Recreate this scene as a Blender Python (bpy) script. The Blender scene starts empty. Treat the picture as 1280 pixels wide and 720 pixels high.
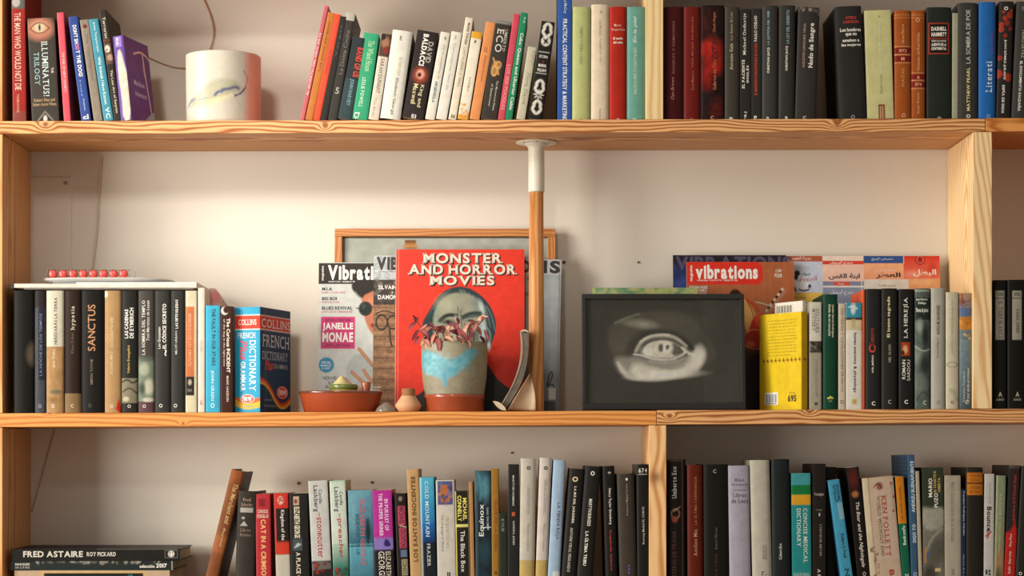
import bpy, bmesh, math, random, unicodedata
import numpy as np
from mathutils import Vector, Matrix, noise as mnoise

# ------------------------------------------------------------------ camera
F, D, HY, ZC = 2470.0, 3.8, 575.0, 1.45      # focal length in px, camera distance, eye line, eye height
scn = bpy.context.scene
COL = scn.collection
cam_d = bpy.data.cameras.new('camera'); cam = bpy.data.objects.new('camera', cam_d); COL.objects.link(cam)
cam.location = (0, -D, ZC); cam.rotation_euler = (math.pi / 2, 0, 0)
cam_d.sensor_width = 36; cam_d.lens = F / 1280 * 36; cam_d.shift_y = (HY - 360) / 1280
scn.camera = cam

# ------------------------------------------------------------------ world, lights, exposure
wd = bpy.data.worlds.new('world'); scn.world = wd; wd.use_nodes = True
bg = wd.node_tree.nodes['Background']; bg.inputs[0].default_value = (1.0, 0.93, 0.83, 1); bg.inputs[1].default_value = 0.37

def area(name, loc, target, size, energy, col):
    l = bpy.data.lights.new(name, 'AREA'); l.shape = 'RECTANGLE'; l.size, l.size_y = size; l.energy = energy; l.color = col
    o = bpy.data.objects.new(name, l); COL.objects.link(o); o.location = loc
    o.rotation_euler = (Vector(target) - Vector(loc)).to_track_quat('-Z', 'Y').to_euler()
    return o
area('window_daylight', (-3.45, -1.60, 2.85), (0.0, 0.1, 1.55), (0.9, 0.9), 100, (1.0, 0.95, 0.86))
area('window_sky', (-3.3, -2.3, 1.55), (0.0, 0.1, 1.5), (1.8, 1.6), 128, (1.0, 0.95, 0.88))
sb = bpy.data.lights.new('sunbeam', 'SPOT'); sb.energy = 330; sb.spot_size = math.radians(17); sb.spot_blend = 1.0; sb.shadow_soft_size = .28; sb.color = (1.0, 0.93, 0.86)
sbo = bpy.data.objects.new('sunbeam', sb); COL.objects.link(sbo); sbo.location = (-0.85, -3.3, 3.45); sbo.rotation_euler = (Vector((-0.44, 0.2, 1.92)) - sbo.location).to_track_quat('-Z', 'Y').to_euler()
vs = scn.view_settings
vs.view_transform = 'Standard'; vs.look = 'None'; vs.gamma = 1; vs.exposure = 0.0; vs.use_curve_mapping = False

# ------------------------------------------------------------------ helpers
def lin(c):
    if isinstance(c, str):
        c = c.lstrip('#'); c = [int(c[i:i + 2], 16) for i in (0, 2, 4)]
    return np.array([((v / 255) / 12.92 if v / 255 <= 0.04045 else ((v / 255 + 0.055) / 1.055) ** 2.4) for v in c])
def PX(px, py, y=0.0):
    s = (D + y) / F
    return Vector(((px - 640) * s, y, ZC + (HY - py) * s))
S0 = D / F                                   # metres per pixel at the front plane
def shelf_py(row, x):
    if row == 1: return 151.3 - 3.6 * x / 1240
    if row == 2: return 516.6 - 3.4 * x / 821 if x < 821 else 513.2 - 2.2 * (x - 821) / 459
    return 755.0
def shelf_z(row, x): return ZC + (HY - shelf_py(row, x)) * S0

MATS = {}
def nodes_mat(name):
    m = bpy.data.materials.new(name); m.use_nodes = True
    nt = m.node_tree
    return m, nt, nt.nodes['Principled BSDF']
def N(nt, t, **kw):
    n = nt.nodes.new(t)
    for k, v in kw.items(): setattr(n, k, v)
    return n
def print_mat(name, rough=0.45, spec=0.4, wear=0.10, coat=0.0, gamma=1.0):
    """printed board, cloth, paper: colour attribute times fine wear"""
    if name in MATS: return MATS[name]
    m, nt, b = nodes_mat(name); L = nt.links.new
    at = N(nt, 'ShaderNodeAttribute', attribute_name='Col')
    tc = N(nt, 'ShaderNodeTexCoord')
    n1 = N(nt, 'ShaderNodeTexNoise'); n1.inputs['Scale'].default_value = 60; n1.inputs['Detail'].default_value = 5
    L(tc.outputs['Object'], n1.inputs['Vector'])
    mr = N(nt, 'ShaderNodeMapRange'); mr.inputs[1].default_value = .3; mr.inputs[2].default_value = .7
    mr.inputs[3].default_value = 1 - wear; mr.inputs[4].default_value = 1 + wear * .6
    L(n1.outputs[0], mr.inputs[0])
    vm = N(nt, 'ShaderNodeVectorMath', operation='SCALE'); gm = N(nt, 'ShaderNodeGamma'); gm.inputs[1].default_value = gamma; L(at.outputs['Color'], gm.inputs[0]); L(gm.outputs[0], vm.inputs[0]); L(mr.outputs[0], vm.inputs['Scale'])
    L(vm.outputs[0], b.inputs['Base Color'])
    b.inputs['Roughness'].default_value = rough; b.inputs['Specular IOR Level'].default_value = spec
    b.inputs['Coat Weight'].default_value = coat; b.inputs['Coat Roughness'].default_value = .15
    n2 = N(nt, 'ShaderNodeTexNoise'); n2.inputs['Scale'].default_value = 900
    L(tc.outputs['Object'], n2.inputs['Vector'])
    bp = N(nt, 'ShaderNodeBump'); bp.inputs['Strength'].default_value = .08; bp.inputs['Distance'].default_value = .0003
    L(n2.outputs[0], bp.inputs['Height']); L(bp.outputs[0], b.inputs['Normal'])
    MATS[name] = m; return m
def plain(name, col, rough=.5, metal=0.0, spec=.5, var=.06, scale=40, trans=0.0, coat=0.0):
    if name in MATS: return MATS[name]
    m, nt, b = nodes_mat(name); L = nt.links.new
    tc = N(nt, 'ShaderNodeTexCoord'); n1 = N(nt, 'ShaderNodeTexNoise'); n1.inputs['Scale'].default_value = scale; n1.inputs['Detail'].default_value = 4
    L(tc.outputs['Object'], n1.inputs['Vector'])
    mx = N(nt, 'ShaderNodeMix', data_type='RGBA'); c = lin(col)
    mx.inputs[6].default_value = (*(c * (1 - var)), 1); mx.inputs[7].default_value = (*np.minimum(c * (1 + var), 1), 1)
    L(n1.outputs[0], mx.inputs[0]); L(mx.outputs[2], b.inputs['Base Color'])
    b.inputs['Roughness'].default_value = rough; b.inputs['Metallic'].default_value = metal
    b.inputs['Specular IOR Level'].default_value = spec; b.inputs['Transmission Weight'].default_value = trans
    b.inputs['Coat Weight'].default_value = coat
    MATS[name] = m; return m
COVER = print_mat('printed_cover', .45, .16, gamma=1.14)
MATTE = print_mat('matte_print', .7, .1, gamma=1.08)
CLOTH = print_mat('book_cloth', .5, .10, .08, gamma=1.2)
INK = print_mat('ink', .5, .3, .03)
PAGES = print_mat('paper_pages', .9, .1, .14)
GLAZE = print_mat('glazed_print', .38, .3, .05, .0)

def meshobj(name, verts, faces, cols=None, mat=None, parent=None, smooth=False, cornercols=None, vcols=None):
    me = bpy.data.meshes.new(name)
    me.from_pydata([tuple(v) for v in verts], [], faces)
    if vcols is not None or cols is not None:
        ca = me.color_attributes.new('Col', 'FLOAT_COLOR', 'CORNER' if cols is not None else 'POINT')
        if cols is not None:
            tot = np.array([len(f) for f in faces]); arr = np.repeat(np.asarray(cols, dtype=np.float32).reshape(-1, 3), tot, axis=0)
        else: arr = np.asarray(vcols, dtype=np.float32).reshape(-1, 3)
        a4 = np.ones((len(arr), 4), dtype=np.float32); a4[:, :3] = arr
        ca.data.foreach_set('color', a4.ravel())
    if smooth is True: me.polygons.foreach_set('use_smooth', [True] * len(me.polygons))
    elif smooth: me.polygons.foreach_set('use_smooth', list(smooth))
    me.update()
    o = bpy.data.objects.new(name, me); COL.objects.link(o)
    if mat: me.materials.append(mat)
    if parent: o.parent = parent
    return o
def thing(name, label, cat, loc=(0, 0, 0), rot=(0, 0, 0), group=None):
    o = bpy.data.objects.new(name, None); COL.objects.link(o); o.empty_display_size = .02
    o.location = loc; o.rotation_euler = rot; o['label'] = label; o['category'] = cat
    if group: o['group'] = group
    return o
def tag(o, label, cat, group=None):
    o['label'] = label; o['category'] = cat
    if group: o['group'] = group
    return o

class MB:
    def __init__(s): s.v = []; s.f = []; s.c = []; s.sm = []
    def add(s, verts, faces, col=(.5, .5, .5), sm=False):
        k = len(s.v); s.v += [tuple(v) for v in verts]
        for f in faces: s.f.append(tuple(i + k for i in f)); s.c.append(col); s.sm.append(sm)
    def box(s, a, b, col=(.5, .5, .5)):
        x0, y0, z0 = a; x1, y1, z1 = b
        v = [(x0, y0, z0), (x1, y0, z0), (x1, y1, z0), (x0, y1, z0), (x0, y0, z1), (x1, y0, z1), (x1, y1, z1), (x0, y1, z1)]
        s.add(v, [(0, 3, 2, 1), (4, 5, 6, 7), (0, 1, 5, 4), (1, 2, 6, 5), (2, 3, 7, 6), (3, 0, 4, 7)], col)
    def tube(s, pts, r, n=10, col=(.5, .5, .5), closed=False):
        pts = [Vector(p) for p in pts]; rs = r if isinstance(r, (list, tuple)) else [r] * len(pts)
        k = len(s.v); up = Vector((0, 1, .01))
        for i, p in enumerate(pts):
            t = (pts[min(i + 1, len(pts) - 1)] - pts[max(i - 1, 0)]).normalized()
            a = t.cross(up); a = a.normalized() if a.length > 1e-4 else Vector((1, 0, 0)); b = t.cross(a)
            for j in range(n):
                th = 2 * math.pi * j / n; s.v.append(tuple(p + (a * math.cos(th) + b * math.sin(th)) * rs[i]))
        for i in range(len(pts) - 1):
            for j in range(n):
                s.f.append((k + i * n + j, k + i * n + (j + 1) % n, k + (i + 1) * n + (j + 1) % n, k + (i + 1) * n + j)); s.c.append(col); s.sm.append(True)
        s.f.append(tuple(k + j for j in range(n))[::-1]); s.c.append(col); s.sm.append(False)
        s.f.append(tuple(k + (len(pts) - 1) * n + j for j in range(n))); s.c.append(col); s.sm.append(False)
    def lathe(s, prof, n=48, col=(.5, .5, .5), sy=1.0, cx=0, cy=0):
        """prof: (r,z) list, closed at the ends where r==0"""
        k = len(s.v)
        for r, z in prof:
            for j in range(n):
                th = 2 * math.pi * j / n; s.v.append((cx + r * math.sin(th), cy - r * math.cos(th) * sy, z))
        for i in range(len(prof) - 1):
            for j in range(n):
                s.f.append((k + i * n + j, k + i * n + (j + 1) % n, k + (i + 1) * n + (j + 1) % n, k + (i + 1) * n + j)); s.c.append(col); s.sm.append(True)
    def build(s, name, mat, parent=None):
        return meshobj(name, s.v, s.f, s.c, mat, parent, s.sm)

def bevel_obj(o, w=.001, seg=2):
    bm = bmesh.new(); bm.from_mesh(o.data)
    bmesh.ops.bevel(bm, geom=list(bm.edges), offset=w, segments=seg, profile=.5, affect='EDGES')
    bm.to_mesh(o.data); bm.free(); return o

# ------------------------------------------------------------------ painting of flat print (colours of ink, plus the painted reflection on the mug)
class Paint:
    """canvas in photo pixels: x0..x1, y0..y1, r samples per pixel"""
    def __init__(s, x0, x1, y0, y1, r=1.5, base='#808080'):
        s.x0, s.x1, s.y0, s.y1 = x0, x1, y0, y1
        s.w = max(2, int((x1 - x0) * r) + 1); s.h = max(2, int((y1 - y0) * r) + 1)
        s.X, s.Y = np.meshgrid(np.linspace(x0, x1, s.w), np.linspace(y0, y1, s.h))
        s.A = np.ones((s.h, s.w, 3)) * (lin(base)); s.rng = np.random.RandomState(int(x0 * 7 + y0) % 9999)
    def mix(s, m, col, a=1.0):
        m = np.clip(m, 0, 1)[..., None] * a; s.A = s.A * (1 - m) + lin(col) * m; return s
    def rect(s, x0, y0, x1, y1, col, a=1.0, soft=.35):
        m = np.minimum(np.minimum(s.X - x0, x1 - s.X), np.minimum(s.Y - y0, y1 - s.Y)); return s.mix(m / soft / 2 + .5, col, a)
    def ell(s, cx, cy, rx, ry, col, a=1.0, soft=.6, rot=0):
        c, n = math.cos(rot), math.sin(rot); dx, dy = s.X - cx, s.Y - cy
        u, v = (dx * c + dy * n) / rx, (-dx * n + dy * c) / ry
        d = (1 - np.sqrt(u * u + v * v)) * min(rx, ry); return s.mix(d / soft / 2 + .5, col, a)
    def ring(s, cx, cy, rx, ry, w, col, a=1.0, soft=.5):
        d = np.abs(1 - np.sqrt(((s.X - cx) / rx) ** 2 + ((s.Y - cy) / ry) ** 2)) * min(rx, ry); return s.mix((w / 2 - d) / soft / 2 + .5, col, a)
    @staticmethod
    def chaikin(p, n=2, closed=True):
        p = [tuple(q) for q in p]
        for _ in range(n):
            q = []; m = len(p)
            for i in range(m if closed else m - 1):
                a, b = p[i], p[(i + 1) % m]
                q += [(a[0] * .75 + b[0] * .25, a[1] * .75 + b[1] * .25), (a[0] * .25 + b[0] * .75, a[1] * .25 + b[1] * .75)]
            if not closed: q = [p[0]] + q + [p[-1]]
            p = q
        return p
    def _seg(s, pts, closed):
        d = np.full(s.X.shape, 1e9); m = len(pts)
        for i in range(m if closed else m - 1):
            (ax, ay), (bx, by) = pts[i], pts[(i + 1) % m]
            l2 = (bx - ax) ** 2 + (by - ay) ** 2 + 1e-9
            t = np.clip(((s.X - ax) * (bx - ax) + (s.Y - ay) * (by - ay)) / l2, 0, 1)
            d = np.minimum(d, np.hypot(s.X - ax - t * (bx - ax), s.Y - ay - t * (by - ay)))
        return d
    def poly(s, pts, col, a=1.0, soft=.5, smooth=0):
        if smooth: pts = s.chaikin(pts, smooth)
        d = s._seg(pts, True); ins = np.zeros(s.X.shape, bool); m = len(pts)
        for i in range(m):
            (ax, ay), (bx, by) = pts[i], pts[(i + 1) % m]
            c = (ay > s.Y) != (by > s.Y)
            ins ^= c & (s.X < (bx - ax) * (s.Y - ay) / ((by - ay) if abs(by - ay) > 1e-9 else 1e-9) + ax)
        return s.mix(np.where(ins, d, -d) / soft / 2 + .5, col, a)
    def line(s, pts, w, col, a=1.0, soft=.5, smooth=2):
        if smooth: pts = s.chaikin(pts, smooth, False)
        return s.mix((w / 2 - s._seg(pts, False)) / soft / 2 + .5, col, a)
    def noise(s, amp=.1, sx=2.0, sy=2.0, box=None):
        gx, gy = int((s.x1 - s.x0) / sx) + 3, int((s.y1 - s.y0) / sy) + 3
        g = s.rng.rand(gy, gx); u = (s.X - s.x0) / sx; v = (s.Y - s.y0) / sy
        i, j = u.astype(int), v.astype(int); fu, fv = u - i, v - j
        n = g[j, i] * (1 - fu) * (1 - fv) + g[j, i + 1] * fu * (1 - fv) + g[j + 1, i] * (1 - fu) * fv + g[j + 1, i + 1] * fu * fv
        k = 1 + (n - .5) * 2 * amp
        if box: k = np.where((s.X > box[0]) & (s.Y > box[1]) & (s.X < box[2]) & (s.Y < box[3]), k, 1)
        s.A = np.clip(s.A * k[..., None], 0, 1); return s
    def vgrad(s, x0, y0, x1, y1, c0, c1, horiz=False, a=1.0):
        t = np.clip((s.X - x0) / (x1 - x0) if horiz else (s.Y - y0) / (y1 - y0), 0, 1)[..., None]
        m = ((s.X >= x0) & (s.X <= x1) & (s.Y >= y0) & (s.Y <= y1))[..., None] * a
        s.A = s.A * (1 - m) + (lin(c0) * (1 - t) + lin(c1) * t) * m; return s
    def blotch(s, x0, y0, x1, y1, cols, n=40, rmin=1, rmax=4, a=.8):
        for _ in range(n):
            s.ell(s.rng.uniform(x0, x1), s.rng.uniform(y0, y1), s.rng.uniform(rmin, rmax), s.rng.uniform(rmin, rmax), cols[s.rng.randint(len(cols))], a, .8, s.rng.uniform(0, 3))
        return s
    def sheet(s, name, fmap, parent=None, mat=None, smooth=True):
        """fmap(X,Y)->Nx3 positions; grid mesh with the ink colours"""
        P = fmap(s.X.ravel(), s.Y.ravel()); w, h = s.w, s.h
        idx = np.arange(w * h).reshape(h, w)
        f = np.stack([idx[1:, :-1].ravel(), idx[1:, 1:].ravel(), idx[:-1, 1:].ravel(), idx[:-1, :-1].ravel()], 1)
        return meshobj(name, P.tolist(), f.tolist(), None, mat or COVER, parent, smooth, vcols=s.A.reshape(-1, 3))

# ------------------------------------------------------------------ lettering
GL = {}
AR = {}
for cp in range(0xFE70, 0xFEFD):
    d = unicodedata.decomposition(chr(cp)).split()
    if len(d) == 2: AR.setdefault(chr(int(d[1], 16)), {})[d[0][1:-1]] = chr(cp)
def arabic(s):
    out = []
    for w in s.split(' '):
        r = []
        for i, ch in enumerate(w):
            fm = AR.get(ch, {})
            prev = i > 0 and 'initial' in AR.get(w[i - 1], {})
            nxt = i < len(w) - 1 and w[i + 1] in AR and 'initial' in fm
            k = 'medial' if prev and nxt else 'final' if prev else 'initial' if nxt else 'isolated'
            r.append(fm.get(k, ch))
        out.append(''.join(reversed(r)))
    return ' '.join(reversed(out))
def glyph(ch, off):
    k = (ch, off)
    if k in GL: return GL[k]
    c = bpy.data.curves.new('g', 'FONT'); c.body = ch; c.resolution_u = 3; c.offset = off; c.fill_mode = 'FRONT' if False else c.fill_mode
    o = bpy.data.objects.new('g', c); COL.objects.link(o); bpy.context.view_layer.update()
    dg = bpy.context.evaluated_depsgraph_get(); me = bpy.data.meshes.new_from_object(o.evaluated_get(dg))
    v = np.array([tuple(x.co)[:2] for x in me.vertices]).reshape(-1, 2); f = [tuple(p.vertices) for p in me.polygons if p.normal.z > .5 or True]
    bpy.data.objects.remove(o); bpy.data.curves.remove(c); bpy.data.meshes.remove(me)
    GL[k] = (v, f); return GL[k]
STEM = {'A': 'b.05 b.95', 'B': 't.1 b.1', 'D': 't.1 b.1', 'E': 't.1 b.1', 'F': 't.1 b.1', 'H': 't.08 b.08 t.92 b.92', 'I': 't.5 b.5', 'J': 't.8',
        'K': 't.1 b.1 t.9 b.93', 'L': 't.1 b.1', 'M': 't.08 b.08 t.92 b.92', 'N': 't.08 b.08 t.92', 'P': 't.1 b.1', 'R': 't.1 b.1 b.93',
        'T': 'b.5', 'U': 't.08 t.92', 'V': 't.05 t.95', 'W': 't.04 t.96', 'X': 't.06 t.94 b.06 b.94', 'Y': 't.06 t.94 b.5', 'i': 'b.5', 'l': 'b.5 t.4',
        'n': 'b.08 b.92', 'm': 'b.06 b.5 b.94', 'h': 'b.08 b.92 t.06', 'r': 'b.15', 'd': 'b.9 t.85', 'u': 't.08', 'k': 'b.1 b.9 t.08', 'p': 'b.12', 'f': 'b.4', 'b': 't.1'}
def text2d(s, bold=0, serif=False, shear=0, track=.07):
    """laid out glyph geometry normalised to 0..1 x 0..1 (cap height = 1 unless descenders)"""
    V = []; Fc = []; x = 0; k = 0
    if any('\u0600' <= c <= '\u06ff' for c in s):
        v, f = glyph(arabic(s), bold); V = v.copy(); Fc = list(f)
    else:
        for ch in s:
            if ch == ' ': x += .28; continue
            v, f = glyph(ch, bold)
            if len(v) == 0: continue
            lo, hi = v[:, 0].min(), v[:, 0].max(); w = v - [lo, 0]; w = w + [x, 0]
            V.append(w); Fc += [tuple(i + k for i in q) for q in f]; k += len(w)
            if serif and ch in STEM:
                b, t = v[:, 1].min(), v[:, 1].max()
                for q in STEM[ch].split():
                    sx = x + float(q[1:]) * (hi - lo); hw = .10 if bold > .03 else .115 + bold * 1.2; th = .045 + bold * 1.4
                    y0, y1 = (b, b + th) if q[0] == 'b' else (t - th, t)
                    V.append(np.array([(sx - hw, y0), (sx + hw, y0), (sx + hw, y1), (sx - hw, y1)])); Fc.append((k, k + 1, k + 2, k + 3)); k += 4
            x += (hi - lo) + track + (.09 if serif and bold < .04 else 0)
        if not V: return np.zeros((0, 2)), []
        V = np.concatenate(V)
    if shear: V[:, 0] += V[:, 1] * shear
    mn, mx = V.min(0), V.max(0); V = (V - mn) / np.maximum(mx - mn, 1e-6)
    return V, Fc
def lettering(s, direc, x0, x1, y0, y1, col, fmap, parent, name='lettering', fl=''):
    """box in px (x right, y down); direc h / d (reads down) / u (reads up); fmap(px,py)->Nx3"""
    bold = .028 if 'b' in fl else (.045 if 'B' in fl else (-.006 if 't' in fl else .008))
    V, Fc = text2d(s, bold, 's' in fl, .25 if 'i' in fl else 0)
    if len(V) == 0: return None
    a, b = V[:, 0], V[:, 1]
    if direc == 'h': X = x0 + a * (x1 - x0); Y = y1 - b * (y1 - y0)
    elif direc == 'd': X = x0 + b * (x1 - x0); Y = y0 + a * (y1 - y0)
    else: X = x1 - b * (x1 - x0); Y = y1 - a * (y1 - y0)
    P = fmap(X, Y)
    c = lin(col); return meshobj(name, P.tolist(), Fc, [c] * len(Fc), INK, parent)

# ------------------------------------------------------------------ books
def bands_color(bands, base, py):
    c = lin(base)
    for y0, y1, bc in bands:
        if y0 <= py < y1: c = lin(bc)
    return c
def book(row, bl, br, tl, yt, col, label, tx=(), bands=(), paint=None, d=.135, hard=False, yd=.010, yaw=0.0, side=None,
         pages='#d9ccb0', yref=None, mat=None, group=None, right=None, left=None, name='book', base=None, pr=1.2, top=None):
    base = shelf_py(row, (bl + br) / 2) if base is None else base
    if yref:                                     # bl/br were read at yref, carry the edge on to the shelf
        k = (bl - tl) / (yref - yt) * (base - yref); bl += k; br += k
    base_p = base; run = base_p - yt
    sc = (D + yd) / F
    ang = math.atan2(tl - bl, run)               # >0 leans to the right
    wpx = (br - bl) * math.cos(ang) / math.cos(math.radians(yaw)); hpx = (run - wpx * math.sin(abs(ang))) / math.cos(ang)
    w, h = wpx * sc - .0002, hpx * sc
    piv = 1 if (ang > 0.002 or (abs(ang) <= .002 and yaw < 0)) else 0
    zb = (shelf_z(row, (bl + br) / 2) if row < 3 else ZC + (HY - 755) * S0) + .0004
    xw = ((br if piv else bl) - 640) * sc
    t = thing(name, label, 'book', (xw, yd, zb), (0, 0, 0), group or ('', 'books on the top shelf', 'books on the middle shelf', 'books on the bottom shelf')[row])
    t.rotation_mode = 'XYZ'
    t.matrix_world = Matrix.Translation((xw, yd, zb)) @ Matrix.Rotation(math.radians(yaw), 4, 'Z') @ Matrix.Rotation(ang, 4, 'Y')
    X0 = -w if piv else 0.0                      # local x of the spine's left edge
    b_ = min(.10 * w, .0032) if hard else min(.03 * w, .0008)
    bt = .0022 if hard else .0006
    bt = min(bt, w * .15)
    r_ = .0016 if hard else .0005
    def ys(x):                                   # spine profile
        u = np.clip((np.asarray(x) - X0) / w * 2 - 1, -1, 1); return -b_ * (1 - u * u) + r_ * np.abs(u) ** 14
    def fmap(px, py):                            # spine pixels: x 0..wpx from the left edge, y photo rows
        x = X0 + np.asarray(px) / wpx * w; z = (base_p - np.asarray(py)) / (base_p - yt) * h
        return np.stack([x, ys(x) - .00035, z], 1)
    mat = mat or (CLOTH if hard else COVER)
    mb = MB(); ns = 10
    cuts = sorted({0.0, h} | {max(0, min(h, (base_p - y) / (base_p - yt) * h)) for bnd in bands for y in bnd[:2]})
    cuts = [c for i, c in enumerate(cuts) if i == 0 or c - cuts[i - 1] > 1e-5]
    sx = [X0 + w * i / ns for i in range(ns + 1)]
    sidec = side or col
    def pyof(z): return base_p - z / h * (base_p - yt)
    bnds = [(y0, y1, c) for (y0, y1, c) in bands]
    for i in range(len(cuts) - 1):
        z0, z1 = cuts[i], cuts[i + 1]; c = bands_color(bnds, col, pyof((z0 + z1) / 2)); cs = c if side is None else lin(side)
        if paint is None:
            v = [(x, float(ys(x)), z) for z in (z0, z1) for x in sx]; n = ns + 1
            mb.add(v, [(j, j + 1, n + j + 1, n + j) for j in range(ns)], c, True)
        for X, sg in ((X0, -1), (X0 + w, 1)):
            q = [(X, r_, z0), (X, d, z0), (X, d, z1), (X, r_, z1)]
            mb.add(q, [(0, 1, 2, 3) if sg > 0 else (3, 2, 1, 0)], cs)
    cb = lin(sidec)
    for X, sg in ((X0, 1), (X0 + w, -1)):       # board edges and inner faces
        xi = X + sg * bt
        v = [(X, r_, 0), (xi, r_, 0), (xi, d, 0), (X, d, 0), (X, r_, h), (xi, r_, h), (xi, d, h), (X, d, h)]
        mb.add(v, [(0, 1, 2, 3), (7, 6, 5, 4), (2, 6, 7, 3), (1, 5, 6, 2)], cb)
    for z in (0.0, h):                           # spine edge at head and foot
        v = [(x, float(ys(x)), z) for x in sx] + [(x, float(ys(x)) + bt, z) for x in sx]; n = ns + 1
        mb.add(v, [((j, j + 1, n + j + 1, n + j) if z else (n + j, n + j + 1, j + 1, j)) for j in range(ns)], bands_color(bnds, col, pyof(z * .99 + .001)))
    v = [(x, float(ys(x)) + bt, z) for z in (0, h) for x in sx]
    mb.add(v, [(n + j, n + j + 1, j + 1, j) for j in range(ns)], cb)
    mb.build('cover', mat, t)
    ins = .0028 if hard else .0002
    pb = MB(); pb.box((X0 + bt, bt + (r_ + .001 if hard else r_), ins if hard else .0001), (X0 + w - bt, d - (.003 if hard else .0003), h - ins), lin(pages)); pb.build('page_block', PAGES, t)
    if paint is not None:
        P = Paint(0, wpx, yt, base_p, pr, col); paint(P)
        P.sheet('spine_print', lambda X, Y: fmap(X, Y) + [0, .0003, 0], t, mat)
    for i, e in enumerate(tx):
        s, dr, cu, y0, y1, th, c = e[:7]; fl = e[7] if len(e) > 7 else ''
        nm = 'title' if i == 0 else 'lettering'
        if dr == 'h': lettering(s, 'h', cu - th / 2, cu + th / 2, y0, y1, c, fmap, t, nm, fl)     # th = width of the line
        else: lettering(s, dr, cu - th / 2, cu + th / 2, y0, y1, c, fmap, t, nm, fl)
    for sd, spec in (('r', right), ('l', left)):
        if not spec: continue
        # spec(P) paints the board; canvas u 0..dpx from the spine outwards (right board) or towards the spine (left board)
        dpx = d / sc; P = Paint(0, dpx, yt, base_p, 1.2, col)
        Xb = X0 + w + .0003 if sd == 'r' else X0 - .0003
        def bmap(px, py, e=0, Xb=Xb, sd=sd):
            u = np.asarray(px) * sc; y = u if sd == 'r' else d - u
            z = (base_p - np.asarray(py)) / (base_p - yt) * h
            return np.stack([np.full_like(z, Xb) + (e if sd == 'r' else -e), np.clip(y, r_, d), z], 1)
        txs = spec(P) or []
        P.sheet('board_print', bmap, t, mat)
        for s, x0, x1, y0, y1, c, fl in txs: lettering(s, 'h', x0, x1, y0, y1, c, lambda X, Y: bmap(X, Y, .0003), t, 'lettering', fl)
    return t
# ------------------------------------------------------------------ the setting: wall, floor
def wall_mat():
    m, nt, b = nodes_mat('painted_plaster'); L = nt.links.new
    tc = N(nt, 'ShaderNodeTexCoord')
    n1 = N(nt, 'ShaderNodeTexNoise'); n1.inputs['Scale'].default_value = 3; n1.inputs['Detail'].default_value = 6
    n2 = N(nt, 'ShaderNodeTexNoise'); n2.inputs['Scale'].default_value = 260; n2.inputs['Detail'].default_value = 4
    L(tc.outputs['Object'], n1.inputs['Vector']); L(tc.outputs['Object'], n2.inputs['Vector'])
    mx = N(nt, 'ShaderNodeMix', data_type='RGBA'); mx.inputs[6].default_value = (*lin('#dad2c4'), 1); mx.inputs[7].default_value = (*lin('#e2dacc'), 1)
    L(n1.outputs[0], mx.inputs[0]); L(mx.outputs[2], b.inputs['Base Color']); b.inputs['Roughness'].default_value = .85
    bp = N(nt, 'ShaderNodeBump'); bp.inputs['Strength'].default_value = .25; bp.inputs['Distance'].default_value = .0008
    L(n2.outputs[0], bp.inputs['Height']); L(bp.outputs[0], b.inputs['Normal'])
    return m
WALLY = .224
WM = wall_mat()
mb = MB(); mb.box((-4.6, WALLY, 0), (4.6, WALLY + .12, 3.0)); o = mb.build('wall_back', WM); o['kind'] = 'structure'
mb = MB(); mb.box((-4.6, -4.6, -.06), (4.6, WALLY + .12, 0)); o = mb.build('floor', plain('floor_boards', '#8a6a4c', .5)); o['kind'] = 'structure'
# service panel on the wall, lower left of the middle bay
a = PX(-20, 222, WALLY); b_ = PX(90, 395, WALLY)
mb = MB(); mb.box((a.x, WALLY - .004, b_.z), (b_.x, WALLY, a.z)); o = mb.build('trim_1', WM); bevel_obj(o, .001); o['kind'] = 'structure'
sc_ = MB(); p = PX(82.5, 229, WALLY); prof = []
sc_.tube([(p.x, WALLY - .0055, p.z), (p.x, WALLY - .0038, p.z)], .004, 14); so = sc_.build('screw', plain('old_screw', '#9a8f80', .5), o)

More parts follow.
